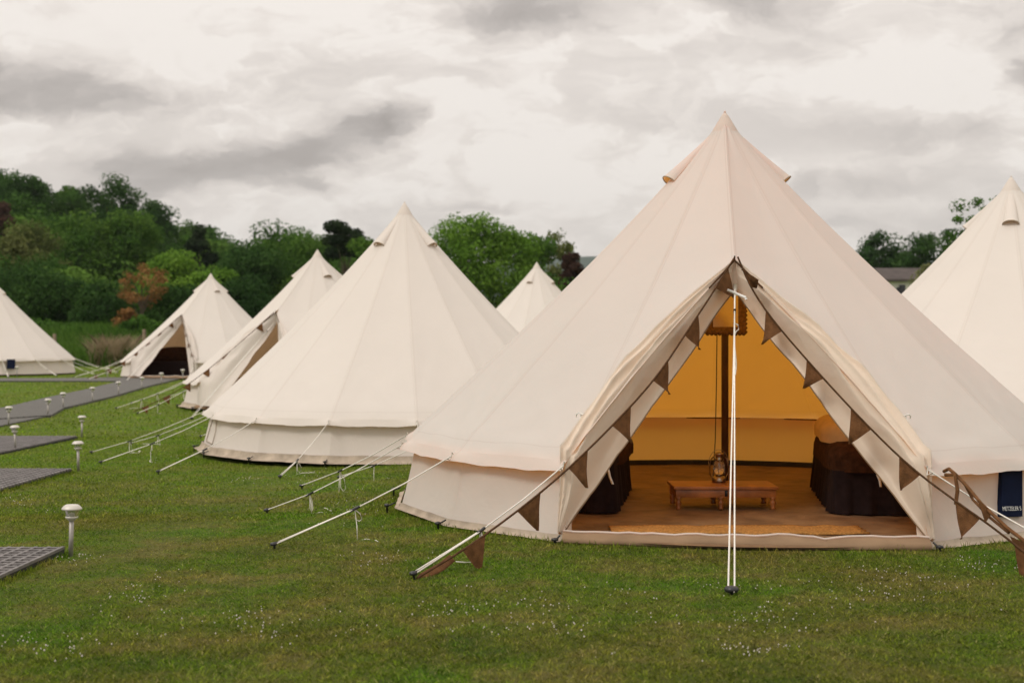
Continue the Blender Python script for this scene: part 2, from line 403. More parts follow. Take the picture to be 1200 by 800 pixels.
def make_tent(name, pos, theta, H, label, group, mats, door=True, fine=1.0, peg_over=None, ropes=None, vents=(58, -58, 122, -122), seed=0, door_hgt=(1.40, 1.77), mud=True, inner=(0, 0), W=WALL, rope_r=.0045, rope_len=1.25):
    rnd = random.Random(seed)
    root = empty(name, pos, -theta)
    tag(root, label, 'tent', group)
    Mw = Matrix.Translation(Vector(pos)) @ Matrix.Rotation(-theta, 4, 'Z'); Mi = Mw.inverted()
    A = Vector((0, -door_hgt[0], door_hgt[1]))
    mr, mw = mats
    nu, nv = (int(18 * fine) or 4), int(44 * fine)
    nu = max(nu, 5); nv = max(nv, 14)
    # --- roof
    mb = MB(); uvs = []
    def add_patch(fn, sec):
        rows = []
        for i in range(nv + 4):
            row = []
            for j in range(nu + 1):
                u = j / nu
                row.append(fn(u, i)); uvs.append((sec + u, min(1, i / nv)))
            rows.append(row)
        mb.grid(rows[:nv + 1])
        base_uv = uvs[-(nv + 4) * (nu + 1):]; del uvs[-(nv + 4) * (nu + 1):]
        uvs.extend(base_uv[:(nv + 1) * (nu + 1)])
        mb.grid(rows[nv:nv + 3]); uvs.extend(base_uv[nv * (nu + 1):(nv + 3) * (nu + 1)])
        mb.grid(rows[nv + 2:]); uvs.extend(base_uv[(nv + 2) * (nu + 1):])
    def finish(p, u, t, i, rdir, sag=1.0):
        if i > nv:                                       # overhang, hem and turned-under edge
            e = (Vector((0, 0, -.026)) + rdir * .020, Vector((0, 0, -.064)) + rdir * .040, Vector((0, 0, -.062)) + rdir * .028)[i - nv - 1]
            q = 4 * u * (1 - u)
            wav = (.004 * math.sin(u * 13 + p.x * 3) * q + .002 * math.sin(u * 31 + p.y * 5) * q) * (i > nv + 1)
            return p + e + Vector((0, 0, wav - .012 * q * sag)) + rdir * (.03 * (1 - q) ** 3)
        return p
    for s in range(NS):
        p0, p1 = corner_phi(s), corner_phi(s + 1); h = (p1 - p0) / 2
        def fn(u, i, p0=p0, p1=p1, h=h, s=s):
            t = min(1, max(.0035, i / nv)); phi = lerp(p0, p1, u)
            base = seam_pt(phi, t, H, W); rd = dirv(phi)
            k = math.cos(h) / math.cos(h * (2 * u - 1)) - .010 * 4 * u * (1 - u) * math.sin(math.pi * t)
            p = rd * (REAVE * t ** 1.07 * k) + Vector((0, 0, base.z))
            w = wrinkle(u, t) + .010 * mnoise.noise(Vector((phi * 3.2, t * 1.6, seed))) * math.sin(math.pi * t)
            p += (rd * .7 + Vector((0, 0, .7))) * w
            return finish(p, u, t, i, rd)
        add_patch(fn, s)
    va = .53
    for sg, k in ((1, 0), (-1, NS)):
        phi = corner_phi(k) if sg > 0 else -HALF
        def fn(u, i, sg=sg, phi=phi):
            t = min(1, max(.0035, i / nv))
            S = seam_pt(phi, t, H, W)
            E = seam_pt(phi, 1, H, W)
            if not door:
                h = HALF; ph = phi * (1 - u); k2 = math.cos(h / 2) / math.cos(h / 2 * (2 * u - 1))
                p = dirv(ph) * (REAVE * t ** 1.07 * k2) + Vector((0, 0, S.z)); return finish(p, u, t, i, dirv(ph))
            top = Vector((0, -.005, H))
            if t < va:
                q = t / va; D = Vector((0, -A.y * -1 * (q ** 1.06), lerp(H, A.z, q) - .015 * math.sin(math.pi * q)))
            else:
                q = (t - va) / (1 - va); D = lerp(A, E, q) + (dirv(phi * .7) * .7 + Vector((0, 0, .5))) * .045 * math.sin(math.pi * q)
            p = lerp(S, D, u); wdt = (D - S).length
            p += (dirv(phi * .5) * .7 + Vector((0, 0, .7))) * (-.05 * wdt * u * (1 - u) * 4 * .6 + wrinkle(u * wdt, t) + (1 - u) * .010 * mnoise.noise(Vector((phi * 3.2 + (0 if sg > 0 else 2 * math.pi * 3.2), t * 1.6, seed))) * math.sin(math.pi * t) + .03 * u * (1 - u) * mnoise.noise(Vector((u * 2 + sg * 5, t * 3, seed))))
            if i > nv:
                return p + Vector((0, 0, -.02 * (i - nv))) + dirv(phi) * .02 * (i - nv)
            return p
        add_patch(fn, 20 if sg > 0 else 30)
    me = mb.mesh('roof')
    ul = me.uv_layers.new(name='UVMap')
    li = np.zeros(len(me.loops), np.int32); me.loops.foreach_get('vertex_index', li)
    ul.data.foreach_set('uv', np.array(uvs, np.float32)[li].ravel())
    roof = link('roof', me, mr, root)
    # cap
    cb = MB(); n = 28
    cb.lathe([(.001, H + .018), (.014, H + .014), (.034, H - .015), (.070, H - .075), (.108, H - .140), (.111, H - .152), (.10, H - .15)], n=n, cap=False)
    cb.build('cap', mw, root)
    tb = MB(); tb.tube([(.111 * math.cos(a), .111 * math.sin(a), H - .150) for a in np.linspace(0, 2 * math.pi, 29)], .0035, 5, cap=False)
    tb.build('cap_seam', M['browncord'], root)
    fb = MB(); fb.lathe([(.0, H + .01), (.009, H + .018), (.009, H + .028), (.004, H + .034), (.001, H + .035)], n=10)
    fb.build('finial', mw, root)
    # vents: hood opening downwards with dark mesh inside
    for va_ in vents:
        phi = rad(va_); rd = dirv(phi); tg = Vector((math.cos(phi), math.sin(phi), 0))
        nrm = (rd * .78 + Vector((0, 0, .62))).normalized()
        rows = []; S0, S1 = .10, .205
        for i in range(11):
            q = i / 10; t = lerp(.07, S1, q); c = seam_pt(phi, t, H, W); r_ = (c.x ** 2 + c.y ** 2) ** .5
            hw = lerp(.03, .085, q ** .9); hh = lerp(.0, .055, q ** 1.1)
            rows.append([c + tg * (-hw * math.cos(a)) + nrm * (hh * math.sin(a) - .012 * (1 - math.sin(a)) + .002) for a in np.linspace(0, math.pi, 13)])
        vb = MB(); vb.grid(rows)
        v = vb.build('vent', mr, root)
        if fine > .3:
            lip = MB(); lip.tube([p + nrm * .001 for p in rows[-1]], .005, 5); lip.build('vent_binding', M['mud'], v)
        cen = seam_pt(phi, S1 - .018, H, W)
        inn = MB(); arc = [lerp(p, q_, .12) for p, q_ in zip(rows[-2], rows[-1])]
        arc = [cen + (p - cen) * .95 for p in arc]
        inn.add(arc + [cen], [(i, i + 1, 13) for i in range(12)]); inn.build('vent_mesh', M['vent'], v, smooth=False)
    # --- wall
    wb = MB(); mbm = MB(); nw = max(3, int(10 * fine)); nh = 5
    for s in range(NS):
        p0, p1 = corner_phi(s), corner_phi(s + 1)
        rows = []
        for i in range(nh + 1):
            q = i / nh; row = []
            for j in range(nw + 1):
                u = j / nw; a0 = dirv(p0); a1 = dirv(p1); b = lerp(a0, a1, u)
                rr = lerp(REAVE - .05, RBASE - .01, q ** 1.3)
                w = .035 * mnoise.noise(Vector((s * 2.3 + u * 3, q * 1.5, seed + 9))) * math.sin(math.pi * q) * 4 * u * (1 - u)
                w -= .02 * 4 * u * (1 - u) * math.sin(math.pi * q * .9)
                row.append(b * (rr + w) + Vector((0, 0, lerp(W - .005, .035, q))))
            rows.append(row)
        wb.grid(rows)
        if mud:
            rows = []
            for i in range(4):
                row = []
                for j in range(nw * 2 + 1):
                    u = j / nw / 2; b = lerp(dirv(p0), dirv(p1), u)
                    wv = .018 * mnoise.noise(Vector((s * 3.1 + u * 5, i * .6, seed + 3)))
                    row.append(b * (RBASE + (.004, .018, .04, .10)[i] * mud + wv * (i > 0) * mud) + Vector((0, 0, (.075 * mud + .01 + wv * .5, .055 * mud, .022 * mud, .004 + abs(wv) * .4)[i])))
                rows.append(row)
            mbm.grid(rows)
    if not door:
        rows = []
        for i in range(nh + 1):
            q = i / nh
            rows.append([lerp(dirv(-HALF), dirv(HALF), j / 12) / (math.cos(HALF) if False else 1) * lerp(REAVE - .05, RBASE, q) * (1 + .08 * 4 * (j / 12) * (1 - j / 12)) + Vector((0, 0, lerp(W, .035, q))) for j in range(13)])
        wb.grid(rows)
    wb.build('wall', mw, root)
    if mud: mbm.build('mud_flap', M['mud'], root)
    # --- groundsheet
    if door:
        gb = MB(); rows = []
        for i in range(24):
            r = RBASE * (.985) * i / 23
            rows.append([Vector((r * math.sin(a), -r * math.cos(a) * 1.0, .022 + (0.014 * mnoise.noise(Vector((r * math.sin(a) * 2.2, r * math.cos(a) * 2.2, 3))) + .008) * (i < 23))) for a in np.linspace(0, 2 * math.pi, 73)])
        gb.grid(rows); gb.build('groundsheet', M['floor'], root)
        # raised lip across the doorway
        B0, B1 = dirv(-HALF) * RBASE, dirv(HALF) * RBASE; rows = []
        for q, z in ((-.12, .030), (-.04, .050), (.00, .066), (.028, .062), (.065, .042), (.085, .016), (.070, .001)):
            row = []
            for j in range(33):
                u = j / 32; p = lerp(B0, B1, u)
                wv = .020 * mnoise.noise(Vector((u * 9, q * 8, seed))) + .008 * mnoise.noise(Vector((u * 30, q * 14, seed)))
                row.append(p + Vector((0, -q - .06 * 4 * u * (1 - u), z + wv * (z > .01) + .0 * u)))
            rows.append(row)
        sb = MB(); sb.grid(rows); so_ = sb.build('door_sill', M['sill'], root)
        sb = MB(); sb.tube([p + Vector((0, -.004, .004)) for p in rows[2]], .008, 6); sb.build('piping', mw, so_)
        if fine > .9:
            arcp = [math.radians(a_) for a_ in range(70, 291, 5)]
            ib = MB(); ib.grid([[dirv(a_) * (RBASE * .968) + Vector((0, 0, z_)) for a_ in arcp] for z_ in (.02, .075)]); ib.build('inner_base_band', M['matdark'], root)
            ib = MB(); ib.tube([dirv(a_) * (REAVE * .968) + Vector((0, 0, W - .012)) for a_ in arcp], .006, 5); ib.build('inner_eave_tape', M['browncord'], root)
        # flaps rolled back to either side of the doorway
        fl = []
        for sg in (1, -1):
            phi = HALF * sg; E = seam_pt(phi, 1, H, W); Bp = dirv(phi) * RBASE + Vector((0, 0, .05))
            out = (dirv(phi) * .75 + Vector((0, 0, .5))).normalized()
            side = Vector((math.cos(phi) * sg, math.sin(phi) * sg, 0))
            tE = .78; rows = []; nn, mm = int(70 * max(fine, .4)), int(44 * max(fine, .4))
            Ai = A + Vector((0, .02, -.20))
            for i in range(nn + 1):
                t = i / nn; row = []
                I = lerp(Ai, Bp - side * inner[0 if sg > 0 else 1], t) + Vector((0, .03, 0))
                bl = math.sin(math.pi * min(1, t / tE * .93 + .04)) ** .8
                if t < tE:
                    qq = t / tE; ur = (Vector((0, 0, .72)) - dirv(phi) * .70)
                    O = lerp(A, E, qq) + out * (.05 * bl + .02 * qq) + side * (.07 * math.sin(math.pi * qq) + .05 * qq) + ur * (.20 * qq ** 1.6 * (1 - .55 * max(0, qq - .88) / .12))
                else:
                    q = (t - tE) / (1 - tE); O = lerp(E + side * .05 + out * .07 + (Vector((0, 0, .72)) - dirv(phi) * .70) * .09, Bp + side * .035, q ** .8)
                amp = math.sin(math.pi * min(1, t * .96 + .02)) ** .5
                for j in range(mm + 1):
                    v = j / mm; p = lerp(I, O, v)
                    fold = .5 + .5 * math.tanh((v - .27) * 15)
                    vv_ = max(0, (v - .16) / .84)
                    d = .150 * amp * math.sin(math.pi * min(1, vv_ ** .62)) * fold
                    nz = mnoise.noise(Vector((t * 2.6, v * .8, seed + sg * 3.3)))
                    ph = v * 24 + 5.0 * nz + sg + t * 3
                    d += fold * amp * (.036 * (1 - abs(math.sin(ph * .5))) ** 1.8 - .010 + .030 * mnoise.noise(Vector((v * 3.5 - t * 2, t * 5.0, seed + sg * 3.3))))
                    d += (1 - fold) * amp * (.022 * mnoise.noise(Vector((v * 6, t * 4, seed + 7 + sg))) + .010 * (1 - abs(math.sin(t * 9 + v * 9 + nz * 4))) ** 2)
                    d += .030 * amp * mnoise.noise(Vector((t * 6 + v * 3, v * 2 - t * 3, seed + sg)))
                    sl = -.035 * amp * math.sin(math.pi * v) * fold
                    row.append(p + out * d + Vector((0, 0, sl)))
                last = row[-1]
                row.append(last - out * .05 + side * .01); row.append(last - out * .13 - side * .03)
                rows.append(row)
            fb = MB(); fb.grid(rows); fo = fb.build('door_flap', M['flap'] if fine > .9 else mw, root)
            hm = MB(); hm.tube([r[0] + Vector((0, -.004, 0)) for r in rows[1:]], .0045, 5); hm.build('flap_hem', M['sill'], fo)
            if fine > .5:
                pi_ = int(nn * .70); q0 = rows[pi_][mm]
                tb = MB(); tb.tube([q0, q0 + side * .02 + out * .02, q0 + side * .045 + out * .0, q0 + side * .06 - out * .03], .0045, 5)
                tb.tube([q0 + side * .01, q0 + side * .015 - Vector((0, 0, .05)) + out * .02], .0035, 5)
                tb.build('tie', M['rope'], fo)
            fl.append(rows)
        # small apron at the top of the doorway
        ab = MB(); rows = []
        for i in range(9):
            q = i / 8; z = .27 * q; hw = .168 * q
            rows.append([A + Vector((hw * s_ * .82, -.012 + .03 * q + .02 * s_ * s_, -z - .0 + .075 * (1 - s_ * s_) * q * q)) for s_ in np.linspace(-1, 1, 9)])
        ab.grid(rows); ab.build('door_top', M['flap'] if fine > .9 else mw, root)
        eb = MB()
        for sg in (-1, 1):
            E = seam_pt(HALF * sg, 1, H, W)
            eb.tube([A + Vector((0, -.012, .03))] + [lerp(A, E, q) + (dirv(HALF * sg * .7) * .7 + Vector((0, 0, .5))) * .045 * math.sin(math.pi * q) + Vector((0, -.012, .0)) for q in np.linspace(0, .16, 4)], .006, 5)
        eb.build('door_binding', M['browncord'], root)
        pb = MB(); pb.lathe([(.028, .03), (.028, 1.5), (.026, 1.52), (.026, H - .02)], n=14); pb.build('pole', M['pole'], root)
    # --- ropes
    for k in range(NS + 1):
        if ropes is not None and k not in ropes: continue
        phi = corner_phi(k); e = seam_pt(phi, 1, H, W) + dirv(phi) * .055 + Vector((0, 0, -.035))
        if peg_over and k in peg_over: pg = Mi @ peg_over[k]
        else:
            pw = Mw @ (dirv(phi) * (REAVE + rope_len + rnd.uniform(-.1, .15))); pg = Mi @ Vector((pw.x, pw.y, tz(pw.x, pw.y)))
            if any(math.hypot(pw.x - q_[0], pw.y - q_[1]) < 2.75 and abs(q_[0] - pos[0]) > .1 for q_ in ALL_TENTS): continue
        guy(root, e, pg, rope_r, rnd, tails=(fine > .4))
    if door:
        pw = Mw @ Vector((.0, -3.85, 0))
        if peg_over and 'front' in peg_over: pw = peg_over['front']
        pg = Mi @ Vector((pw.x, pw.y, tz(pw.x, pw.y)))
        front_rope(root, A + Vector((0.0, -.05, -.19)), pg, fine)
    # wall pegs
    if fine > .4:
        for k in range(NS + 1):
            phi = corner_phi(k); c = dirv(phi) * (RBASE + .10)
            b = MB(); b.tube([c + Vector((0, 0, .02)), c - dirv(phi) * .06 + Vector((0, 0, .045))], .006, 5)
            b.lathe([(.006, -.04), (.008, .02), (.022, .022), (.022, .034), (.004, .04)], c=c, n=10)
            b.build('wall_peg', M['black'], root)
    TENTS_XY.append((pos[0], pos[1]))
    return root, Mw, Mi
def guy(root, e, pg, r, rnd, tails=True):
    mb = MB(); q = rnd.uniform(.55, .72)
    rn = lerp(e, pg, q) + Vector((0, 0, -.01)); d = (pg - e).normalized(); s = d.cross(Vector((0, 0, 1))).normalized()
    mb.tube([e, lerp(e, rn, .5) + Vector((0, 0, -.012)), rn], r, 6)
    top = pg + Vector((0, 0, .035))
    for k in (-1, 1): mb.tube([rn + s * .004 * k, lerp(rn, top, .5) + s * .006 * k, top + s * .010 * k], r * .9, 6)
    mb.tube([e - d * .01 + Vector((0, 0, .02)), e + Vector((0, 0, -.03)) + s * .01, e + d * .04], r * 1.2, 5)
    if tails and rnd.random() < .8:
        gz_ = pg.z + .010; a = rn + Vector((0, 0, -.005)); an = rnd.uniform(0, 6.28)
        hd = Vector((math.cos(an), math.sin(an), 0)); hs_ = Vector((-hd.y, hd.x, 0))
        drop = a.z - gz_; l1 = min(drop * .95, rnd.uniform(.07, .2))
        if rnd.random() < .7:
            lp = hd * rnd.uniform(.02, .04)
            mb.tube([a, a + lp - Vector((0, 0, l1 * .4)), a + lp * 1.3 - Vector((0, 0, l1 * .85)), a + lp * .8 - Vector((0, 0, l1)), a + lp * .1 - Vector((0, 0, l1 * .8)), a + lp * .1 - Vector((0, 0, l1 * .35)), a], r * .8, 5)
        g0 = Vector((a.x, a.y, gz_)) - hs_ * rnd.uniform(.01, .05)
        path_ = [a, lerp(a, g0, .5) - hs_ * .012, g0]; q_ = g0.copy(); an2 = an
        for _ in range(rnd.randint(3, 7)):
            an2 += rnd.uniform(-1.3, 1.3); q_ = q_ + Vector((math.cos(an2), math.sin(an2), 0)) * rnd.uniform(.03, .07); path_.append(Vector((q_.x, q_.y, gz_ + rnd.uniform(0, .012))))
        mb.tube(path_, r * .8, 5)
    o = mb.build('guy_rope', M['rope'], root)
    b = MB(); b.tube([rn - d * .035, rn + d * .035], .009, 6); b.build('runner', M['black'], o)
    b = MB(); b.tube([pg + Vector((0, 0, -.05)), pg + Vector((0, 0, .05)) - d * -.02], .007, 6); b.lathe([(.008, .028), (.021, .03), (.021, .045), (.006, .05)], c=pg + d * .02, n=10)
    b.tube([pg + d * .02 + Vector((0, 0, .045)), pg - d * .03 + Vector((0, 0, .028))], .007, 5)
    b.build('peg', M['black'], o)
def front_rope(root, a, pg, fine):
    mb = MB(); top = pg + Vector((0, 0, .03)); rn = lerp(a, top, .10); s = Vector((1, 0, 0)); r = .0048
    mb.tube([a, rn], r * 1.1, 6)
    for k in (-1, 1): mb.tube([rn, lerp(rn, top, .30) + s * .004 * k, lerp(rn, top, .6) + s * .009 * k, top + s * .015 * k], r * .9, 6)
    if fine > .5:
        kn = lerp(rn, top, .06)
        mb.tube([kn + Vector((.0, -.01, 0)), kn + Vector((.022, -.01, -.012)), kn + Vector((.026, -.01, -.04)), kn + Vector((.008, -.01, -.055)), kn + Vector((-.004, -.01, -.1)), kn + Vector((.01, -.01, -.26)), kn + Vector((.004, -.012, -.33))], r, 6)
        mb.tube([a + Vector((0, 0, .03)), a + Vector((.0, 0, -.05))], .013, 6)
    o = mb.build('guy_rope', M['rope'], root)
    b = MB(); b.tube([rn - Vector((0, 0, .02)), rn + Vector((0, 0, .012))], .009, 6); b.build('runner', M['black'], o)
    if fine > .5:
        b = MB(); c = lerp(a, rn, .25) + Vector((.012, -.016, 0)); b.tube([c + Vector((-.062, 0, .026)), c + Vector((.058, 0, -.026))], .010, 6)
        b.tube([c + Vector((.058, 0, -.026)), c + Vector((.062, -.004, -.040))], .010, 6); b.build('slider', M['whiteplastic'], o)
    b = MB(); b.lathe([(.008, -.05), (.010, .012), (.032, .016), (.036, .028), (.030, .040), (.006, .046)], c=pg, n=12); b.build('peg', M['black'], o)

# positions of the seven tents (apex column, depth) and the walkway mats
def tpos(px, Y, z): return ((px - 600) / F * Y, Y, z)
GRP = 'cream canvas bell tents on the lawn'
T1 = tpos(849.5, 9.85, 0.0); T2 = tpos(474, 15.6, -.05); T3 = tpos(372, 24.6, .03); T4 = tpos(247, 37.0, .26)
T0 = tpos(-12, 39.0, .28); T5 = tpos(629, 33.0, .28); T6 = tpos(1185, 13.8, 0.0)
MATS = []
ALL_TENTS = [T0, T1, T2, T3, T4, T5, T6]

peg1 = {14: G(487, 678), 13: G(324, 643), 12: G(315, 602), 11: G(355, 573), 0: Vector((3.06, 6.15, 0)), 'front': G(857, 697)}
t1, M1, M1i = make_tent('bell_tent', T1, rad(7), 3.0, 'nearest bell tent, door rolled open onto a glowing orange interior', GRP, (M['canvas'], M['canvas_wall']), fine=1.0, peg_over=peg1, seed=1, rope_r=.0043, mud=.45, vents=(84, -70, 150, -150))
# T2 shows no door: it is turned away
peg2 = {}
t2, M2, M2i = make_tent('bell_tent', T2, rad(180 - 8), 2.99, 'closed bell tent left of the orange-lit one, seen from its doorless side', GRP, (M['canvas_far'], M['canvas_far_wall']), door=True, fine=.8, seed=2, vents=(132, -132, 48, -48), rope_r=.0040, W=.47)
t3, M3, M3i = make_tent('bell_tent', T3, rad(24), 3.0, 'bell tent half hidden behind the doorless one, doorway turned sideways', GRP, (M['canvas_far'], M['canvas_far_wall']), fine=.5, seed=3, inner=(.3, .7), rope_r=.0048)
t4, M4, M4i = make_tent('bell_tent', T4, rad(21), 3.0, 'far bell tent with dark open doorway in front of the orange-brown tree', GRP, (M['canvas_far'], M['canvas_far_wall']), fine=.4, seed=4, inner=(.15, .55), rope_r=.0065, mud=False)
t0, M0, M0i = make_tent('bell_tent', T0, rad(150), 3.0, 'far bell tent cut by the left edge, small navy patch on its wall', GRP, (M['canvas_far'], M['canvas_far_wall']), fine=.4, seed=5, rope_r=.0065, mud=False)
t5, M5, M5i = make_tent('bell_tent', T5, rad(170), 3.05, 'bell tent whose tip shows between the two big ones, two dark vents', GRP, (M['canvas_far'], M['canvas_far_wall']), fine=.4, seed=6, vents=(145, -125, 48, -48), rope_r=.010, mud=False)
t6, M6, M6i = make_tent('bell_tent', T6, rad(174), 3.02, 'bell tent cut by the right edge behind the orange-lit one', GRP, (M['canvas_far'], M['canvas_far_wall']), fine=.7, seed=7, vents=(152, -118, 60, -32), rope_r=.006)

t2.scale = (.955, .955, 1)
# arched window zip on the wall of T2 and a plain one on T1
def wall_pt(Mw, k, u, z, proud, W=WALL):
    q = (W - z) / (W - .035); b = lerp(dirv(corner_phi(k)), dirv(corner_phi(k + 1)), u)
    return b * (lerp(REAVE - .05, RBASE - .01, max(0, q) ** 1.3) - .02 * 4 * u * (1 - u) * math.sin(math.pi * max(0, q) * .9) + proud) + Vector((0, 0, z))
def arch(root, Mw, k, W):
    pts = [(.2, .10)] + [(.5 - .3 * math.cos(a), .20 + .19 * math.sin(a)) for a in np.linspace(0, math.pi, 14)] + [(.8, .10)]
    b = MB(); b.tube([wall_pt(Mw, k, u, z, .012, W) for u, z in pts], .006, 5)
    b.tube([wall_pt(Mw, k, .2 + .6 * q, .10, .012, W) for q in np.linspace(0, 1, 6)], .006, 5)
    b.build('window', M['mud'], root)
# sector of T2 that faces the left front (world azimuth about -40..-62 deg)
def sector_for(theta, world_deg):
    best = min(range(NS), key=lambda k: abs(((math.degrees((corner_phi(k) + corner_phi(k + 1)) / 2 - theta) - world_deg + 180) % 360) - 180))
    return best
arch(t2, M2, sector_for(rad(172), -62), .47)

# navy patch with lettering on T1's right wall, and a plain navy one on T0
def ray_wall(Mi, k, px, py, W=WALL):
    """point of wall sector k seen at a pixel (local coordinates)"""
    a = Vector((0, 0, CZ)); b = P(px, py, 10.0); o = Mi @ a; d = (Mi @ b) - o
    c0 = dirv(corner_phi(k)) * (REAVE - .05); c1 = dirv(corner_phi(k + 1)) * (REAVE - .05)
    c0 += Vector((0, 0, W)); c1 += Vector((0, 0, W)); c2 = dirv(corner_phi(k)) * (RBASE - .01) + Vector((0, 0, .035))
    n = (c1 - c0).cross(c2 - c0).normalized()
    if n.dot(c0) < 0: n = -n
    s = (c0 - o).dot(n) / d.dot(n)
    return o + d * s, n
def navy(root, Mi, k, x0, x1, y0, y1, text=None):
    c = []
    for x, y in ((x0, y0), (x1, y0), (x1, y1), (x0, y1)):
        p, n = ray_wall(Mi, k, x, y); c.append(p)
    ux = (c[1] - c[0]).normalized(); uy = (c[0] - c[3]); uy = (uy - ux * uy.dot(ux)).normalized(); n = ux.cross(uy).normalized()
    o = Mi.to_3x3() @ Vector((0, -1, 0))
    if n.dot(o) < 0: n = -n
    b = MB(); fr = [p + n * .014 for p in c]; bk = [p - n * .03 for p in c]
    b.add(fr + bk, [(0, 3, 2, 1), (0, 1, 5, 4), (1, 2, 6, 5), (2, 3, 7, 6), (3, 0, 4, 7)])
    ob = b.build('label_patch', M['navy'], root, smooth=False)
    if text:
        cu = bpy.data.curves.new('lettering', 'FONT'); cu.body = text; cu.size = 1; cu.extrude = .01
        to = bpy.data.objects.new('lettering_tmp', cu); C.objects.link(to)
        dg = bpy.context.evaluated_depsgraph_get(); me = bpy.data.meshes.new_from_object(to.evaluated_get(dg))
        bpy.data.objects.remove(to)
        w = max(v.co.x for v in me.vertices); W_ = (c[1] - c[0]).length * .9; s = W_ / w
        org = fr[3] + ux * (c[1] - c[0]).length * .05 + uy * .035 + n * .002
        for v in me.vertices: v.co = org + ux * v.co.x * s + uy * v.co.y * s * 1.15 + n * (v.co.z * s + .001)
        me.materials.clear()
        link('lettering', me, M['printwhite'], ob, smooth=False)
    return ob
k1 = sector_for(rad(7), 29)
navy(t1, M1i, k1, 1172, 1196, 549, 605, "METZELER S")
navy(t0, M0i, sector_for(rad(150), 25), 8, 18, 421, 432)
# white cord and care tag under the right eave of T1
cb = MB(); pts = []
for x in np.linspace(1106, 1240, 12):
    p, n = ray_wall(M1i, k1, x, 546.5 + 1.2 * math.sin((x - 1106) / 134 * math.pi * 3)); pts.append(p + n * .02)
cb.tube(pts, .004, 6); p, n = ray_wall(M1i, k1, 1163, 546); q, _ = ray_wall(M1i, k1, 1168, 539); cb.tube([p + n * .02, q + n * .03], .004, 5)
cb.build('drawcord', M['rope'], t1)

# ------------------------------------------------------------------ bunting
def bunting(path, spacing, size, label, group, first=.18, name='bunting', droop_ends=True, wind=(0, 0, 0)):
    root = empty(name, (path[0].x, path[0].y, path[0].z)); tag(root, label, 'bunting', group)
    o = path[0]
    # smooth the polyline
    pts = [Vector(p) for p in path]
    for _ in range(2):
        q = [pts[0]]
        for a, b in zip(pts, pts[1:]): q += [lerp(a, b, .25), lerp(a, b, .75)]
        q.append(pts[-1]); pts = q
    mb = MB(); mb.tube([p - o for p in pts], .0065 if size > .15 else .008, 5); mb.build('string', M['browncord'], root)
    seg = [0]
    for a, b in zip(pts, pts[1:]): seg.append(seg[-1] + (b - a).length)
    def at(s):
        s = max(0, min(seg[-1] - 1e-6, s))
        for i in range(len(seg) - 1):
            if seg[i + 1] >= s: return lerp(pts[i], pts[i + 1], (s - seg[i]) / (seg[i + 1] - seg[i] + 1e-9))
    s = first; r = random.Random(len(label)); i = 0
    while s + size < seg[-1] - .05:
        sz = size * r.uniform(.92, 1.06)
        a, b = at(s), at(s + sz); d = (b - a).normalized(); g = Vector((0, 0, -1)); perp = (g - d * g.dot(d)).normalized()
        tip = lerp(a, b, .5) + (perp * .86 + g * .22 + Vector((0, -1, 0)) * r.uniform(-.12, .22)).normalized() * sz * .90
        n = d.cross(perp); vs = []; m = 6
        for k in range(m + 1):
            q = k / m
            for l in range(m + 1):
                e = l / m; p = lerp(lerp(a, b, e), tip, q)
                vs.append(p - o + n * (.016 * math.sin(e * 4 + q * 3 + i) * q * (1 - q * .3) + .004))
        fb = MB(); fb.add(vs, [(k * (m + 1) + l, k * (m + 1) + l + 1, (k + 1) * (m + 1) + l + 1, (k + 1) * (m + 1) + l) for k in range(m) for l in range(m)])
        fb.build('flag', M['brownflag'], root); s += spacing; i += 1
    return root
A1 = M1 @ Vector((0, -1.44, 1.79))
Lp = [A1, P(834, 345, 8.3), P(810, 381, 8.1), P(768, 445, 7.8), P(706, 511, 7.48), P(640, 573, 7.12), P(555, 637, 6.78), G(489, 677, .03)]
Rp = [A1 + Vector((.02, 0, 0)), P(880, 338, 8.3), P(906, 376, 8.1), P(960, 438, 7.85), P(1010, 492, 7.55), P(1066, 547, 7.25), P(1124, 590, 6.95), P(1170, 622, 6.7), G(1236, 676, .03)]
bunting(Lp, .455, .195, 'brown triangle bunting down the left side of the orange doorway to a peg', 'brown bunting strings on the tents', first=.10)
bunting(Rp, .455, .195, 'brown triangle bunting down the right side of the orange doorway past the navy patch', 'brown bunting strings on the tents', first=.46)
# folded pennant at the top right and the loose brown ribbon with its flag near the pegs
rb = MB(); a, b, c, d = P(868, 316, 8.28), P(888, 328, 8.2), P(886, 338, 8.2), P(880, 336, 8.24)
rb.add([a, b, c, d, a + Vector((.01, -.03, 0)), b + Vector((0, -.03, 0)), c + Vector((0, -.035, 0)), d], [(0, 1, 5, 4), (1, 2, 6, 5), (4, 5, 6, 7), (2, 3, 7, 6)])
tag(rb.build('pennant', M['brownflag'], None), 'small brown pennant folded over on itself beside the door peak', 'pennant')
rb = MB(); pts = [P(527, 652, 6.78), P(515, 662, 6.7), P(500, 670, 6.62), P(490, 676, 6.55)]
rows = [[p + Vector((0, 0, .012)), p + Vector((.02, -.015, -.012)), p + Vector((.03, -.02, -.02))] for p in pts]
rb.grid(rows); o = rb.build('ribbon', M['brownflag'], None); tag(o, 'brown ribbon lying along the guy rope at the left peg', 'ribbon')
sm = o.modifiers.new('th', 'SOLIDIFY'); sm.thickness = .003
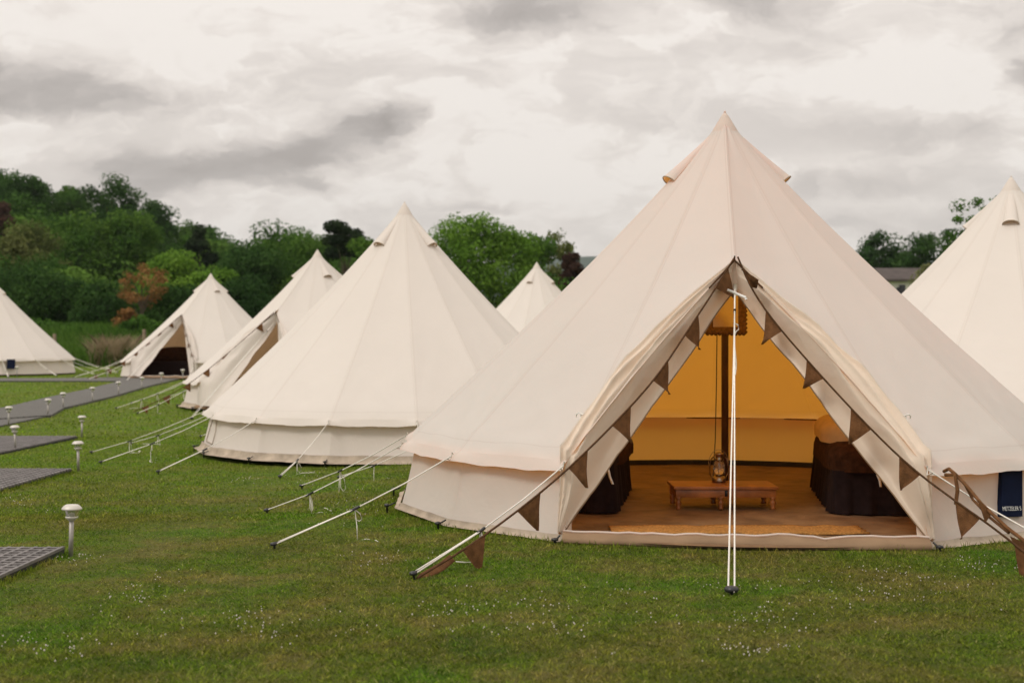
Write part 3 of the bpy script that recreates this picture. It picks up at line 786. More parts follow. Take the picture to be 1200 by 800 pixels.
# bundled strap and pennants at the right eave corner
sb = MB(); e1 = M1 @ (seam_pt(HALF, 1, 3.0, WALL) + dirv(HALF) * .08)
sb.tube([P(1106, 552, 7.2), P(1112, 549, 7.12), P(1119, 555, 7.08), P(1130, 566, 7.0), P(1150, 590, 6.85), P(1180, 618, 6.6), P(1240, 664, 6.3)], .010, 6)
sb.tube([P(1108, 556, 7.15), P(1119, 556, 7.05), P(1122, 574, 7.05), P(1120, 590, 7.05), P(1125, 592, 7.04)], .011, 6)
sb.tube([P(1130, 566, 7.0), P(1140, 585, 6.95), P(1160, 606, 6.8), P(1182, 624, 6.6)], .008, 6)
tag(sb.build('strap', M['brownflag'], None), 'twisted brown strap knotted at the right corner of the orange-lit tent', 'strap')
for nm, tri, lab in (('pennant', [(1146, 585), (1163, 600), (1155, 612)], 'short brown pennant bunched on the strap in front of the navy patch'), ('pennant', [(1184, 628), (1210, 640), (1202, 668)], 'brown pennant hanging at the right edge of the lawn')):
    b = MB(); q = [P(x, y, 6.78) for x, y in tri]; b.add(q + [p + Vector((0, .01, 0)) for p in q], [(0, 1, 2), (5, 4, 3), (0, 3, 4, 1), (1, 4, 5, 2), (2, 5, 3, 0)])
    tag(b.build(nm, M['brownflag'], None, smooth=False), lab, 'pennant')
# buntings on T3 and T4
def door_bunting(Mw, pos, sides, label, peg_r=3.7):
    for sg, lab in sides:
        A = Mw @ Vector((0, -1.46, 1.77)); E = Mw @ (dirv(HALF * sg) * 2.62 + Vector((0, 0, .52))); pg = Mw @ (dirv(HALF * sg * 1.12) * peg_r)
        pg.z = tz(pg.x, pg.y) + .04
        mid = lerp(A, E, .5) + Vector((0, -.06, -.05))
        bunting([A, mid, E + Vector((0, -.05, -.02)), lerp(E, pg, .5) + Vector((0, -.02, -.05)), pg], .42, .155, lab, 'brown bunting strings on the tents', first=.3)
door_bunting(M3, T3, ((-1, 'brown bunting along the sideways doorway of the half hidden tent'),), '')
door_bunting(M4, T4, ((-1, 'brown bunting left of the dark doorway of the far tent'), (1, 'brown bunting right of the dark doorway of the far tent')), '')

# ------------------------------------------------------------------ inside the near tent
# low table
tx, ty = (851.5 - 600) / 166 * 1.0, 8.88
tw, td = .74, .40
tb = empty('low_table', (tx, ty + td / 2, .035)); tag(tb, 'low reddish wooden table with turned legs standing in the orange tent', 'table')
b = MB(); b.box((0, 0, .155), (tw, td, .022)); b.build('tabletop', M['wood'], tb, bevel=.004)
b = MB(); b.box((0, -td / 2 + .025, .115), (tw - .03, .018, .056)); b.box((0, td / 2 - .025, .115), (tw - .03, .018, .056)); b.box((-tw / 2 + .03, 0, .1155), (.018, td - .07, .055)); b.box((tw / 2 - .03, 0, .1155), (.018, td - .07, .055)); b.build('apron', M['wood'], tb, bevel=.002)
for lx in (-tw / 2 + .035, -.035, tw / 2 - .035):
    for ly in (-td / 2 + .035, td / 2 - .035):
        b = MB(); b.lathe([(.016, 0), (.021, .012), (.014, .022), (.022, .045), (.023, .055), (.013, .066), (.021, .078), (.021, .092)], c=(lx, ly, 0), n=12); b.build('leg', M['wood'], tb)
b = MB(); b.box((0.0, -td / 2 + .012, .118), (.018, .01, .04)); b.build('latch', M['black'], tb)
# hurricane lantern
ln = empty('hurricane_lantern', (tx - .003, ty + .30, .2015)); tag(ln, 'old metal hurricane lantern standing on the low wooden table', 'lantern')
b = MB(); b.lathe([(.050, 0), (.052, .006), (.050, .032), (.040, .042), (.020, .046)], n=20); b.build('fuel_tank', M['lantern'], ln)
b = MB(); b.lathe([(.026, .055), (.040, .085), (.043, .105), (.034, .14), (.026, .155)], n=20, cap=False); b.build('glass_globe', M['lglass'], ln)
b = MB(); b.lathe([(.022, .046), (.028, .056), (.024, .060)], n=16); b.build('burner', M['lantern'], ln)
b = MB(); b.lathe([(.030, .155), (.034, .160), (.026, .175), (.026, .195), (.036, .200), (.034, .210), (.012, .218)], n=16); b.build('chimney', M['lantern'], ln)
b = MB()
for s in (-1, 1): b.tube([(s * .045, 0, .025), (s * .066, 0, .06), (s * .068, 0, .11), (s * .058, 0, .17), (s * .03, 0, .19)], .006, 7)
b.tube([(.04, -.02, .07), (0, -.048, .1), (-.04, -.02, .13)], .002, 5); b.tube([(-.04, -.02, .07), (0, -.048, .1), (.04, -.02, .13)], .002, 5)
b.build('guard', M['lantern'], ln)
b = MB(); b.tube([(-.066, 0, .1)] + [(-.075 * math.cos(a), .02, .12 + .115 * math.sin(a)) for a in np.linspace(.2, math.pi - .2, 12)] + [(.066, 0, .1)], .0025, 5); b.build('bail_handle', M['lantern'], ln)
# mirror with scalloped frame, hung high on the pole, with its cord
def mirror():
    Ym = 9.55; c = P(850.5, 362, Ym); root = empty('mirror', c); tag(root, 'square mirror with a dark scalloped frame hanging high on the tent pole', 'mirror')
    s = Ym / F; hw, hh, w = 23.5 * s, 29.5 * s, 8.5 * s
    def outline(x, z, lobes): 
        pts = []
        for (x0, z0, x1, z1) in ((-x, -z, x, -z), (x, -z, x, z), (x, z, -x, z), (-x, z, -x, -z)):
            L_ = math.hypot(x1 - x0, z1 - z0); n = int(L_ / .030) * 6
            nxn, nzn = (z1 - z0) / L_, -(x1 - x0) / L_
            for i in range(n):
                q = i / n; k = .012 * abs(math.sin(q * math.pi * (n // 6))) if lobes else 0
                pts.append((x0 + (x1 - x0) * q + nxn * k, z0 + (z1 - z0) * q + nzn * k))
        return pts
    out = outline(hw, hh, True); inn = []
    for (x, z) in out:
        inn.append((max(-hw + w, min(hw - w, x)), max(-hh + w, min(hh - w, z))))
    b = MB(); n = len(out)
    rows = [[(x, .012, z) for x, z in out], [(x, -.006, z) for x, z in out], [((x + u) / 2, -.016, (z + v) / 2) for (x, z), (u, v) in zip(out, inn)], [(x, -.006, z) for x, z in inn], [(x, .006, z) for x, z in inn]]
    b.grid(rows, close=True); b.build('frame', M['brass'], root)
    b = MB(); b.box((0, .006, 0), ((hw - w) * 2 + .002, .004, (hh - w) * 2 + .002)); b.build('glass', M['mirror'], root, smooth=False)
    b = MB(); b.tube([(-.065, .01, -hh + .01), (-.068, .02, -hh - .4), (-.075, .03, -hh - .8), (-.085, .12, .05 - c.z)], .004, 6); b.build('cord', M['black'], root)
    return root
mirror()
# rug in front of the doorway, inside
b = MB(); rows = []
for i in range(9):
    rows.append([Vector((lerp(.62, 2.20, j / 30) + .012 * math.sin(i * 3.1 + j), lerp(7.72, 8.05, i / 8) + .008 * math.sin(j * 1.7), .050 + .012 * mnoise.noise(Vector((j * .4, i * .4, 1))))) for j in range(31)])
b.grid(rows); o = b.build('doormat', M['coir'], None); tag(o, 'orange brown coir mat lying just inside the doorway', 'doormat')
sm = o.modifiers.new('th', 'SOLIDIFY'); sm.thickness = .012
# beds
def pleat_skirt(x0, x1, y0, y1, z0, z1, seed=0):
    per = [(x0, y1), (x0, y0), (x1, y0), (x1, y1)]; pts = []
    for (ax, ay), (bx, by) in zip(per, per[1:] + per[:1]):
        Ls = math.hypot(bx - ax, by - ay); n = int(Ls / .02)
        for i in range(n): pts.append((lerp(ax, bx, i / n), lerp(ay, by, i / n), (by - ay) / Ls, -(bx - ax) / Ls))
    rows = []
    for k in range(6):
        q = k / 5; row = []
        for i, (x, y, nx_, ny_) in enumerate(pts):
            w = (.018 * math.sin(i * .55 + math.sin(i * .13 + seed) * 2) + .006 * math.sin(i * 1.7)) * (q * .8 + .2) + .02 * q
            row.append((x - nx_ * w * -1, y - ny_ * w * -1, lerp(z1, z0, q)))
        rows.append(row)
    b = MB(); b.grid(rows, close=True); return b
def soft_box(x0, x1, y0, y1, z0, z1, r, nz=14, amp=.01, seed=0):
    """rounded, slightly lumpy box"""
    b = MB(); rows = []; cx, cy, hx, hy = (x0 + x1) / 2, (y0 + y1) / 2, (x1 - x0) / 2, (y1 - y0) / 2
    for i in range(nz + 1):
        q = i / nz
        if q < .55: z = lerp(z0, z1 - r, q / .55); ins = 0
        elif q < .85: a = (q - .55) / .3 * math.pi / 2; z = z1 - r + r * math.sin(a); ins = r * (1 - math.cos(a))
        else: z = z1; ins = r + (q - .85) / .15 * (min(hx, hy) - r) * .999
        row = []
        for k in range(56):
            a = k / 56 * 2 * math.pi; ca, sa = math.cos(a), math.sin(a); e = .32
            x = cx + (hx - min(ins, hx * .999)) * math.copysign(abs(ca) ** e, ca); y = cy + (hy - min(ins, hy * .999)) * math.copysign(abs(sa) ** e, sa)
            nn = mnoise.noise(Vector((x * 5, y * 5, z * 6 + seed)))
            row.append((x + ca * amp * nn, y + sa * amp * nn, z + amp * nn * (q > .5)))
        rows.append(row)
    b.grid(rows, close=True); return b
fl = .04
def turn(b, piv, deg):
    c_, s_ = math.cos(rad(deg)), math.sin(rad(deg))
    b.v = [(piv[0] + (x - piv[0]) * c_ - (y - piv[1]) * s_, piv[1] + (x - piv[0]) * s_ + (y - piv[1]) * c_, z) for x, y, z in b.v]; return b
PR, PL_ = (2.2, 8.66), (.72, 8.68)
bd = empty('bed', (2.85, 9.5, fl)); tag(bd, 'low bed with dark pleated skirt on the right side inside the orange tent', 'bed')
def shifted(b, o): b.v = [(x - o[0], y - o[1], z - o[2]) for x, y, z in b.v]; return b
shifted(turn(pleat_skirt(2.215, 3.25, 8.68, 10.30, fl, .335, 1), PR, -9), (2.85, 9.5, fl)).build('skirt', M['skirt'], bd)
shifted(turn(soft_box(2.21, 3.26, 8.67, 10.34, .30, .44, .06), PR, -9), (2.85, 9.5, fl)).build('mattress', M['skirt'], bd)
o = turn(soft_box(2.185, 3.28, 8.64, 10.36, .325, .525, .12, amp=.022, seed=4), PR, -9).build('fur_throw', M['fur'], None); tag(o, 'shaggy brown fur throw covering the bed on the right', 'throw')
o = turn(soft_box(2.19, 3.2, 9.0, 10.36, .49, .64, .09, amp=.02, seed=8), PR, -9).build('quilt', M['quilt'], None); tag(o, 'folded cream quilt glowing orange on top of the brown fur throw', 'quilt')
o = turn(soft_box(2.50, 3.1, 9.62, 10.05, .61, .74, .06, amp=.012, seed=12), PR, -9).build('cushion', M['brownflag'], None); tag(o, 'brown cushion on the quilt just behind the right door flap', 'cushion')
bl = empty('bed', (.35, 9.5, fl)); tag(bl, 'low bed with dark draped cover on the left side inside the orange tent', 'bed')
shifted(turn(pleat_skirt(-.2, .70, 8.70, 10.25, fl, .40, 5), PL_, -9), (.35, 9.5, fl)).build('skirt', M['skirt'], bl)
shifted(turn(soft_box(-.2, .71, 8.68, 10.26, .36, .44, .05), PL_, -9), (.35, 9.5, fl)).build('mattress', M['skirt'], bl)
o = turn(soft_box(-.22, .75, 8.95, 10.3, .34, .49, .10, amp=.025, seed=9), PL_, -9).build('fur_throw', M['fur'], None); tag(o, 'dark brown throw heaped on the left bed behind the flap', 'throw')
for (pts, lab) in (([(712, 547, 8.15), (714.5, 558, 8.13), (718, 567, 8.15)], 'short pale fabric tie hanging in front of the left bed'), ([(1028, 556, 8.0), (1031, 563, 7.98), (1032, 570, 8.0)], 'short pale fabric tie hanging in front of the right bed')):
    b = MB(); q = [P(*p) for p in pts]; rows = [[p + Vector((-.008, 0, 0)), p + Vector((0, -.004, 0)), p + Vector((.008, 0, 0)), p + Vector((0, .004, 0))] for p in q]; b.grid(rows, close=True)
    tag(b.build('door_tie', M['rope'], None), lab, 'tie')
# dark sofa in T4
sf = empty('sofa', Vector((T4[0] - .95, T4[1] - .75, T4[2] + .03)), -rad(10)); tag(sf, 'dark sofa inside the far tent with the open doorway', 'sofa')
b = soft_box(-1.0, 1.0, -.4, .4, .02, .42, .08); b.build('seat', M['skirt'], sf)
b = MB(); rows = []
for i in range(13):
    a = i / 12; x = lerp(-1, 1, a); rows.append([(x, .28, .3), (x, .25, .62 + .22 * math.sin(a * math.pi)), (x, .40, .62 + .22 * math.sin(a * math.pi)), (x, .45, .3)])
b.grid(rows, close=True); b.build('backrest', M['fur'], sf)

# ------------------------------------------------------------------ solar path lamps
def make_lamp(label):
    r = empty('solar_lamp', (0, 0, 0)); tag(r, label, 'lamp', 'solar lamps beside the walkways')
    MB().lathe([(.010, .312), (.036, .310), (.044, .305), (.058, .290), (.060, .283), (.056, .280), (.02, .281)], n=24).build('cap', M['lampcap'], r)
    MB().lathe([(.046, .282), (.040, .262), (.034, .240)], n=20, cap=False).build('lens', M['lens'], r)
    MB().lathe([(.018, .214), (.024, .222), (.036, .232), (.038, .238), (.030, .242), (.01, .242)], n=20).build('collar', M['lampcap'], r)
    MB().lathe([(.0135, -.02), (.0135, .2205)], n=16).build('post', M['steel'], r)
    return r
lamps = [((83, 652), 'nearest solar lamp, by the corner of the front mat'), ((92, 552), 'solar lamp at the corner of the second mat from the front'),
 ((96, 512.5), 'solar lamp at the corner of the third mat from the front'), ((18, 527.5), 'solar lamp near left edge between the second and third mats'),
 ((10, 499), 'solar lamp on the near side of the long path at the left edge'), ((56, 488), 'solar lamp where the short spur leaves the long path'),
 ((74, 479), 'solar lamp on the long path just beyond the spur'), ((108.5, 471.5), 'solar lamp alone midway along the long path'),
 ((139, 463.5), 'solar lamp on the long path, second before the far tent'), ((166, 457), 'solar lamp on the long path nearest to where the far strip joins'),
 ((189, 451), 'solar lamp in front of the left door flap of the far tent'), ((214.5, 446), 'solar lamp at the path end in front of the dark doorway'),
 ((126, 444), 'solar lamp beyond the far strip, between the two farthest tents'), ((20, 441.5), 'solar lamp in front of the tent with the small navy patch')]
proto = None
for i, ((px, py), lab) in enumerate(lamps):
    if i == 0: o = proto = make_lamp(lab)
    else:
        o = proto.copy(); C.objects.link(o); o['label'] = lab
        for ch in proto.children:
            c = ch.copy(); C.objects.link(c); c.parent = o
    o.location = G(px, py); o.rotation_euler = (random.uniform(-.025, .025), random.uniform(-.03, .03), random.uniform(0, 6))

# ------------------------------------------------------------------ walkway mats
def grid_mat(name, x0, x1, y0, y1, cell=.08):
    z = tz((x0 + x1) / 2, (y0 + y1) / 2)
    zz = lambda x, y: tz(x, y)
    nxx = int((x1 - x0) / cell); nyy = int((y1 - y0) / cell)
    r = empty(name, (x1, y1, z)); r['kind'] = 'structure'
    b = MB(); b.box(((x0 + x1) / 2 - x1, (y0 + y1) / 2 - y1, .006), (x1 - x0, y1 - y0, .036)); b.build('base', M['matdark'], r, smooth=False)
    b = MB()
    for i in range(nxx + 1): b.box((x0 + i * cell - x1, (y0 + y1) / 2 - y1, .032), (.021, y1 - y0, .016))
    for j in range(nyy + 1): b.box(((x0 + x1) / 2 - x1, y0 + j * cell - y1, .0335), (x1 - x0, .021, .015))
    for i in range(nxx):
        for j in range(nyy):
            if (i + j) % 2 == 0: b.box((x0 + (i + .5) * cell - x1, y0 + (j + .5) * cell - y1, .030), (.030, .012, .014), .7)
    b.build('grid', M['matgrey'], r, smooth=False)
    MATS.append([(x0, y0), (x1, y0), (x1, y1), (x0, y1)])
grid_mat('front_mat', -5.1, -2.69, 5.2, 7.56)
grid_mat('second_mat', -6.8, -4.46, 10.3, 12.75)
grid_mat('third_mat', -8.6, -6.08, 14.9, 17.6)
def path_mat():
    m, t, o = nt('grey_walkway'); b = t.nodes.new('ShaderNodeBsdfPrincipled'); p = wpos(t)
    br = t.nodes.new('ShaderNodeTexBrick'); L(t, p, br.inputs['Vector']); br.inputs['Scale'].default_value = 3
    br.inputs['Color1'].default_value = (.15, .138, .132, 1); br.inputs['Color2'].default_value = (.11, .102, .098, 1); br.inputs['Mortar'].default_value = (.05, .05, .045, 1)
    br.inputs['Mortar Size'].default_value = .04
    L(t, mix(t, math_(t, 'MULTIPLY', noise_(t, p, 1.2, 5), .5), br.outputs[0], (.10, .10, .075)), b.inputs['Base Color']); b.inputs['Roughness'].default_value = .8
    L(t, b.outputs[0], o.inputs[0]); return m
M['path'] = path_mat()
def strip(name, left, right):
    pl = [G(*p) for p in left]; pr = [G(*p) for p in right]; up_ = .025 if name == 'path_spur' else .034 if name == 'far_path' else .042
    def dens(q):
        out = []
        for a, b in zip(q, q[1:]): out += [lerp(a, b, k / 6) for k in range(6)]
        return out + [q[-1]]
    pl, pr = dens(pl), dens(pr); rows = [[], [], [], []]
    for a, b in zip(pl, pr):
        za, zb = tz(a.x, a.y), tz(b.x, b.y)
        rows[0].append(Vector((a.x, a.y, za - .02))); rows[1].append(Vector((a.x, a.y, za + up_))); rows[2].append(Vector((b.x, b.y, zb + up_))); rows[3].append(Vector((b.x, b.y, zb - .02)))
    m = MB(); m.grid(rows); o = m.build(name, M['path'], None, smooth=False); o['kind'] = 'structure'
    MATS.append([(p.x, p.y) for p in pl] + [(p.x, p.y) for p in reversed(pr)])
strip('path', [(-60, 491), (0, 480.5), (56, 467.5), (108, 456.5), (150, 446)], [(-60, 497), (60, 489), (75, 480), (139, 464.5), (215, 444)])
strip('path_spur', [(-40, 489), (20, 485), (40, 483)], [(-40, 508), (0, 500.5), (55, 489)])
strip('far_path', [(-80, 444.3), (60, 444.3), (215, 442.6)], [(-80, 447.6), (60, 447.6), (150, 447.6)])

# ------------------------------------------------------------------ grass
V1, r1 = blades(300000, (-5, 6), (4.2, 9.5), .016, .0046, 1.0, seed=1, lean=1.4)
V2, r2 = blades(170000, (-9, 9), (9.0, 18), .021, .0085, 1.0, seed=2, lean=1.3)
V3, r3 = blades(120000, (-24, 18), (17.5, 46), .030, .018, 1.0, seed=3, lean=1.2)
V = np.concatenate([V1, V2, V3]); rr = np.concatenate([r1, r2, r3])
tag(link('grass', np_mesh('grass', V, 5, rr, M['blade']), None, smooth=False), 'short mown lawn grass with straw coloured patches', 'grass', kind='stuff')
# longer tufts hugging the tent bases and mat edges
def tufts():
    r = np.random.RandomState(5); xs_, ys_ = [], []
    for (cx, cy), n in zip([(T1[0], T1[1]), (T2[0], T2[1])], (9000, 8000)):
        a = r.rand(n) * 2 * np.pi; d = 2.58 + r.rand(n) ** 2 * .22
        xs_.append(cx + d * np.sin(a)); ys_.append(cy - d * np.cos(a))
    for (x0, x1, y0, y1) in ((-5.1, -2.69, 5.2, 7.56), (-6.8, -4.46, 10.3, 12.75)):
        n = 1800; xs_.append(x1 + .0 + r.rand(n) * .05); ys_.append(y0 + r.rand(n) * (y1 - y0)); xs_.append(x0 + r.rand(n) * (x1 - x0)); ys_.append(y1 + r.rand(n) * .05)
    x = np.concatenate(xs_); y = np.concatenate(ys_); n = len(x); z = terrain(x, y)
    # keep the doorway clear
    hh = .014 + .034 * r.rand(n) ** 3; ang = r.rand(n) * 6.28; la = r.rand(n) * 6.28; ww = .0045
    base = np.stack([x, y, z - .003], -1); sx = np.stack([np.cos(ang) * ww / 2, np.sin(ang) * ww / 2, 0 * x], -1)
    bend = np.stack([np.cos(la), np.sin(la), 0 * x], -1) * (hh * .45)[:, None]; up = np.zeros((n, 3)); up[:, 2] = hh
    V = np.stack([base - sx, base + sx, base + sx * .7 + bend * .35 + up * .6, base + bend + up, base - sx * .7 + bend * .35 + up * .6], 1).reshape(-1, 3)
    tag(link('grass_tufts', np_mesh('grass_tufts', V, 5, r.rand(n), M['blade']), None, smooth=False), 'longer grass left unmown along tent walls and mats', 'grass', kind='stuff')
tufts()
def clover():
    r = np.random.RandomState(21); pts = []
    cl = [(560, 180, 90, 22), (1090, 680, 100, 26), (900, 735, 60, 20), (30, 590, 40, 14), (450, 660, 50, 14), (420, 600, 70, 24), (300, 730, 140, 26), (90, 655, 30, 8), (290, 565, 24, 4), (200, 540, 40, 10), (60, 760, 80, 20), (880, 765, 60, 14), (640, 720, 200, 50), (1000, 700, 160, 40), (225, 500, 50, 14), (360, 560, 50, 20), (150, 700, 100, 30), (180, 470, 60, 8), (530, 720, 60, 15), (1150, 665, 50, 12)]
    for cx, cy, sx, sy in cl[1:]:
        n = int(5 + sx * .22)
        for _ in range(n):
            px, py = r.normal(cx, sx * .42), r.normal(cy, sy * .42)
            if py < 455: continue
            g = G(px, py); k = r.randint(1, 4)
            for _ in range(k): pts.append((g.x + r.normal(0, .05), g.y + r.normal(0, .06)))
    V = []; 
    for x, y in pts:
        if any((x - a) ** 2 + (y - b) ** 2 < 2.6 ** 2 for a, b in TENTS_XY): continue
        z = tz(x, y) + r.uniform(.012, .026); s = r.uniform(.0016, .0038) * (1 + max(0, y - 8) * .04)
        # small ball of petals: three stacked hexagons as separate faces
        for (k, dz) in ((1.0, 0), (.8, s * .7), (.8, -s * .5)):
            V += [(x + s * k * math.cos(a), y + s * k * math.sin(a), z + dz + (s * .25 if i % 2 else 0)) for i, a in enumerate(np.linspace(0, 2 * math.pi, 7)[:-1])]
        a0 = r.rand() * 3
        for aa in (a0, a0 + 1.57):
            V += [(x + s * math.cos(aa) * math.cos(b_), y + s * math.sin(aa) * math.cos(b_), z + s * math.sin(b_)) for b_ in np.linspace(0, 2 * math.pi, 7)[:-1]]
    V = np.array(V)
    tag(link('clover_flowers', np_mesh('clover', V, 6, None, M['petal']), None, smooth=False), 'scattered small white clover and daisy heads in the lawn', 'flowers', kind='stuff')
clover()

# ------------------------------------------------------------------ trees
def crown_cloud(seed, n, W, H, z0, nclump=26, leaf=.3, airy=0.0, shape='round', flat=.0):
    """leaf quads of a crown of width W, from z0 to H"""
    r = np.random.RandomState(seed); cz = (z0 + H) / 2; hz = (H - z0) / 2
    th = r.rand(nclump) * 2 * np.pi; cc = r.rand(nclump) * 2 - 1; rr_ = .45 + .5 * r.rand(nclump) ** .6
    sph = np.sqrt(1 - cc ** 2)
    cen = np.stack([np.cos(th) * sph * rr_ * W / 2 * .82, np.sin(th) * sph * rr_ * W / 2 * .82, cz + cc * rr_ * hz * .85], -1)
    if shape == 'dome': k = np.clip((cen[:, 2] - z0) / (H - z0), 0, 1); cen[:, :2] *= (1.15 - .55 * k)[:, None]
    if shape == 'pine': cen[:, 2] = z0 + (np.round(r.rand(nclump) * 4) / 4) * (H - z0) * .9
    cr = (W * (.13 + .12 * r.rand(nclump))) * (1 - airy * .45)
    ci = r.randint(0, nclump, n); d = r.normal(size=(n, 3)); d /= np.linalg.norm(d, axis=1)[:, None]
    sc = np.array([1, 1, .78 if shape != 'pine' else .38])
    rad_ = cr[ci] * (1.08 - .75 * r.rand(n) ** 1.5)
    p = cen[ci] + d * rad_[:, None] * sc
    p[:, 2] += .06 * W * (r.rand(nclump)[ci] - .5)
    keep = (p[:, 2] > z0 * .55); p = p[keep]; d = d[keep]; ci = ci[keep]; n = len(p)
    p[:, 2] = z0 * .55 + (p[:, 2] - z0 * .55) * (H - z0 * .55) / (np.percentile(p[:, 2], 99.6) - z0 * .55)
    p[:, :2] *= min(1.35, W / 2 / np.percentile(np.abs(p[:, 0]), 99))
    nr = d * .9 + r.normal(size=(n, 3)) * .55 + np.array([0, 0, .25]); nr /= np.linalg.norm(nr, axis=1)[:, None]
    t = np.cross(nr, r.normal(size=(n, 3))); t /= np.linalg.norm(t, axis=1)[:, None]; b = np.cross(nr, t)
    s = leaf * (.55 + .8 * r.rand(n))[:, None]
    V = np.stack([p - t * s * .5, p - b * s * .32, p + t * s * .55, p + b * s * .32], 1).reshape(-1, 3)
    cl = r.rand(nclump)[ci] * .6 + r.rand(n) * .4
    return V, cl, cen
def trunk_mb(cen, H, W, r0, seed):
    r = random.Random(seed); b = MB(); top = H * .72
    pts = [Vector((0, 0, -.4)), Vector((.02 * H * r.uniform(-1, 1), .02 * H * r.uniform(-1, 1), top * .35)), Vector((.03 * H * r.uniform(-1, 1), .03 * H * r.uniform(-1, 1), top * .7)), Vector((0, 0, top))]
    b.tube(pts, r0, 8, r2=r0 * .25)
    for c in list(cen)[:14]:
        s = lerp(pts[1], pts[2], r.random()); c = Vector(c); m = lerp(s, c, .5) + Vector((0, 0, .03 * H)); b.tube([s, m, c], r0 * .42, 5, r2=r0 * .08)
    return b
protos = {}
def tree(px, ytop, Yd, width_px, kind, label, n=9000, base=None, airy=0, shape='round', leaf=None, z0f=.22, group=None, name='tree', cat='tree', nclump=26, seed=0, trunk=True, bottom=None):
    X_ = (px - 600) / F * Yd; s = F / Yd; zb = tz(X_, Yd) if bottom is None else bottom
    H = CZ + (HY - ytop) / s - zb; W = width_px / s
    V, cl, cen = crown_cloud(seed or int(px * 7 + ytop), n, W, H, H * z0f, nclump, leaf or max(.09, 3.6 / s), airy, shape)
    cen = cen * np.array([.9, .9, .95])
    root = empty(name, (X_, Yd, zb)); tag(root, label, cat, group)
    link('crown', np_mesh('crown', V, 4, cl, M['leaf_' + kind]), None, root, smooth=False)
    if trunk: trunk_mb(cen, H, W, max(.06, W * .028), int(px)).build('trunk', M['bark'], root)
    return root
prof = lambda x: np.interp(x, [-200, 0, 30, 60, 100, 130, 165, 200, 240, 270, 300, 325, 350, 380, 430, 460], [165, 196, 203, 212, 226, 236, 243, 256, 268, 280, 286, 275, 270, 276, 284, 290])
def wood():
    r = np.random.RandomState(3); Vs, cs = [], []
    lay = [(150, 0, 34), (138, 10, 40), (124, 30, 50), (110, 48, 54), (97, 68, 60), (86, 88, 66)]
    T, TR = [], MB()
    for Yd, dy, step in lay:
        px = -230 + r.rand() * step
        while px < 470:
            yt = prof(px) + dy * (1.0 if px < 300 else .62) + r.uniform(-3, 12 if dy else 7)
            s = F / Yd; X_ = (px - 600) / s; zb = tz(X_, Yd); H = CZ + (HY - yt) / s - zb
            H = max(3.5, min(14.5, H)); W = step * r.uniform(1.5, 2.1) / s
            V, cl, cen = crown_cloud(r.randint(1e6), 6500, W, H, H * .08, 22, .34 * (Yd / 120) ** .5, r.rand() * .3, 'dome' if r.rand() < .5 else 'round')
            V = V + np.array([X_, Yd + r.uniform(-4, 4), zb]); Vs.append(V); cs.append(np.clip(cl * .55 + r.rand() * .6 - .08, 0, 1.2))
            px += step * r.uniform(.7, 1.1)
    V = np.concatenate(Vs); c = np.concatenate(cs)
    tag(link('wood', np_mesh('wood', V, 4, c, M['wood_mix']), None, smooth=False), 'dense green wood covering the hillside at left', 'wood', kind='stuff')
wood()
# trees one can tell apart
tree(125, 208, 128, 80, 'dark', 'open-crowned dark tree rising above the ridge of the hill at upper left', n=8000, airy=.4, seed=31)
tree(18, 205, 132, 70, 'dark', 'dark green tree at the top left corner of the wood', n=7000, seed=32)
tree(0, 238, 108, 44, 'purple', 'purple-leaved tree at the left edge of the hillside', n=7000, seed=33)
tree(178, 236, 140, 62, 'dark', 'round dark tree standing proud of the ridge right of the open-crowned one', n=6000, seed=34, shape='dome')
tree(233, 266, 112, 40, 'pine', 'narrow almost black tree on the slope above the bright green one', n=7000, seed=35, z0f=.1)
tree(95, 250, 98, 105, 'mid', 'broad mid green tree in the middle of the hillside', n=11000, seed=36, shape='dome')
tree(150, 250, 100, 78, 'mid', 'full green tree on the slope above the orange-brown tree', n=10000, seed=37)
tree(38, 262, 92, 90, 'olive', 'olive green tree low on the hillside near the left edge', n=10000, seed=38)
tree(340, 262, 92, 105, 'mid', 'large green tree behind the apex of the half hidden tent', n=14000, seed=39)
tree(300, 286, 84, 80, 'dark', 'dark spreading tree between the two farther tents', n=12000, seed=40, shape='dome')
tree(403, 260, 88, 48, 'pine', 'flat-topped black pine above the treeline left of the doorless tent', n=6000, shape='dome', z0f=.62, seed=41, nclump=16, airy=.5)
tree(436, 280, 78, 62, 'mid', 'green tree just left of the doorless tent', n=9000, seed=42)
tree(205, 296, 70, 90, 'bright', 'fresh bright green tree behind the far open tent', n=12000, seed=43, shape='dome', z0f=.08)
tree(250, 315, 66, 60, 'bright', 'smaller bright green tree right of the far open tent apex', n=8000, seed=44, z0f=.08)
tree(166, 310, 61, 56, 'orange', 'orange-brown half bare tree behind the far tents', n=1900, airy=.75, leaf=.12, seed=45, z0f=.35, nclump=30)
tree(60, 312, 68, 100, 'dark', 'wide dark green bush-like tree beyond the navy-patch tent', n=14000, seed=46, shape='dome', z0f=.02)
tree(-10, 318, 66, 110, 'dark', 'dark green tree behind the apex of the left edge tent', n=10000, seed=47, shape='dome', z0f=.02)
tree(118, 330, 66, 70, 'dark', 'dark shrubby tree left of the orange-brown tree', n=10000, seed=48, shape='dome', z0f=.02)
tree(285, 325, 66, 90, 'dark', 'dark tree filling the gap right of the far open tent', n=11000, seed=49, shape='dome', z0f=.02)
tree(210, 335, 63, 90, 'dark', 'dark low tree directly behind the far open tent', n=9000, seed=50, shape='dome', z0f=.02)
tree(548, 252, 74, 100, 'bright', 'tall bright green tree right of the doorless tent apex', n=16000, seed=51, shape='dome', z0f=.1)
tree(592, 268, 76, 85, 'bright', 'bright green tree above the small tent tip', n=13000, seed=52, shape='dome', z0f=.1)
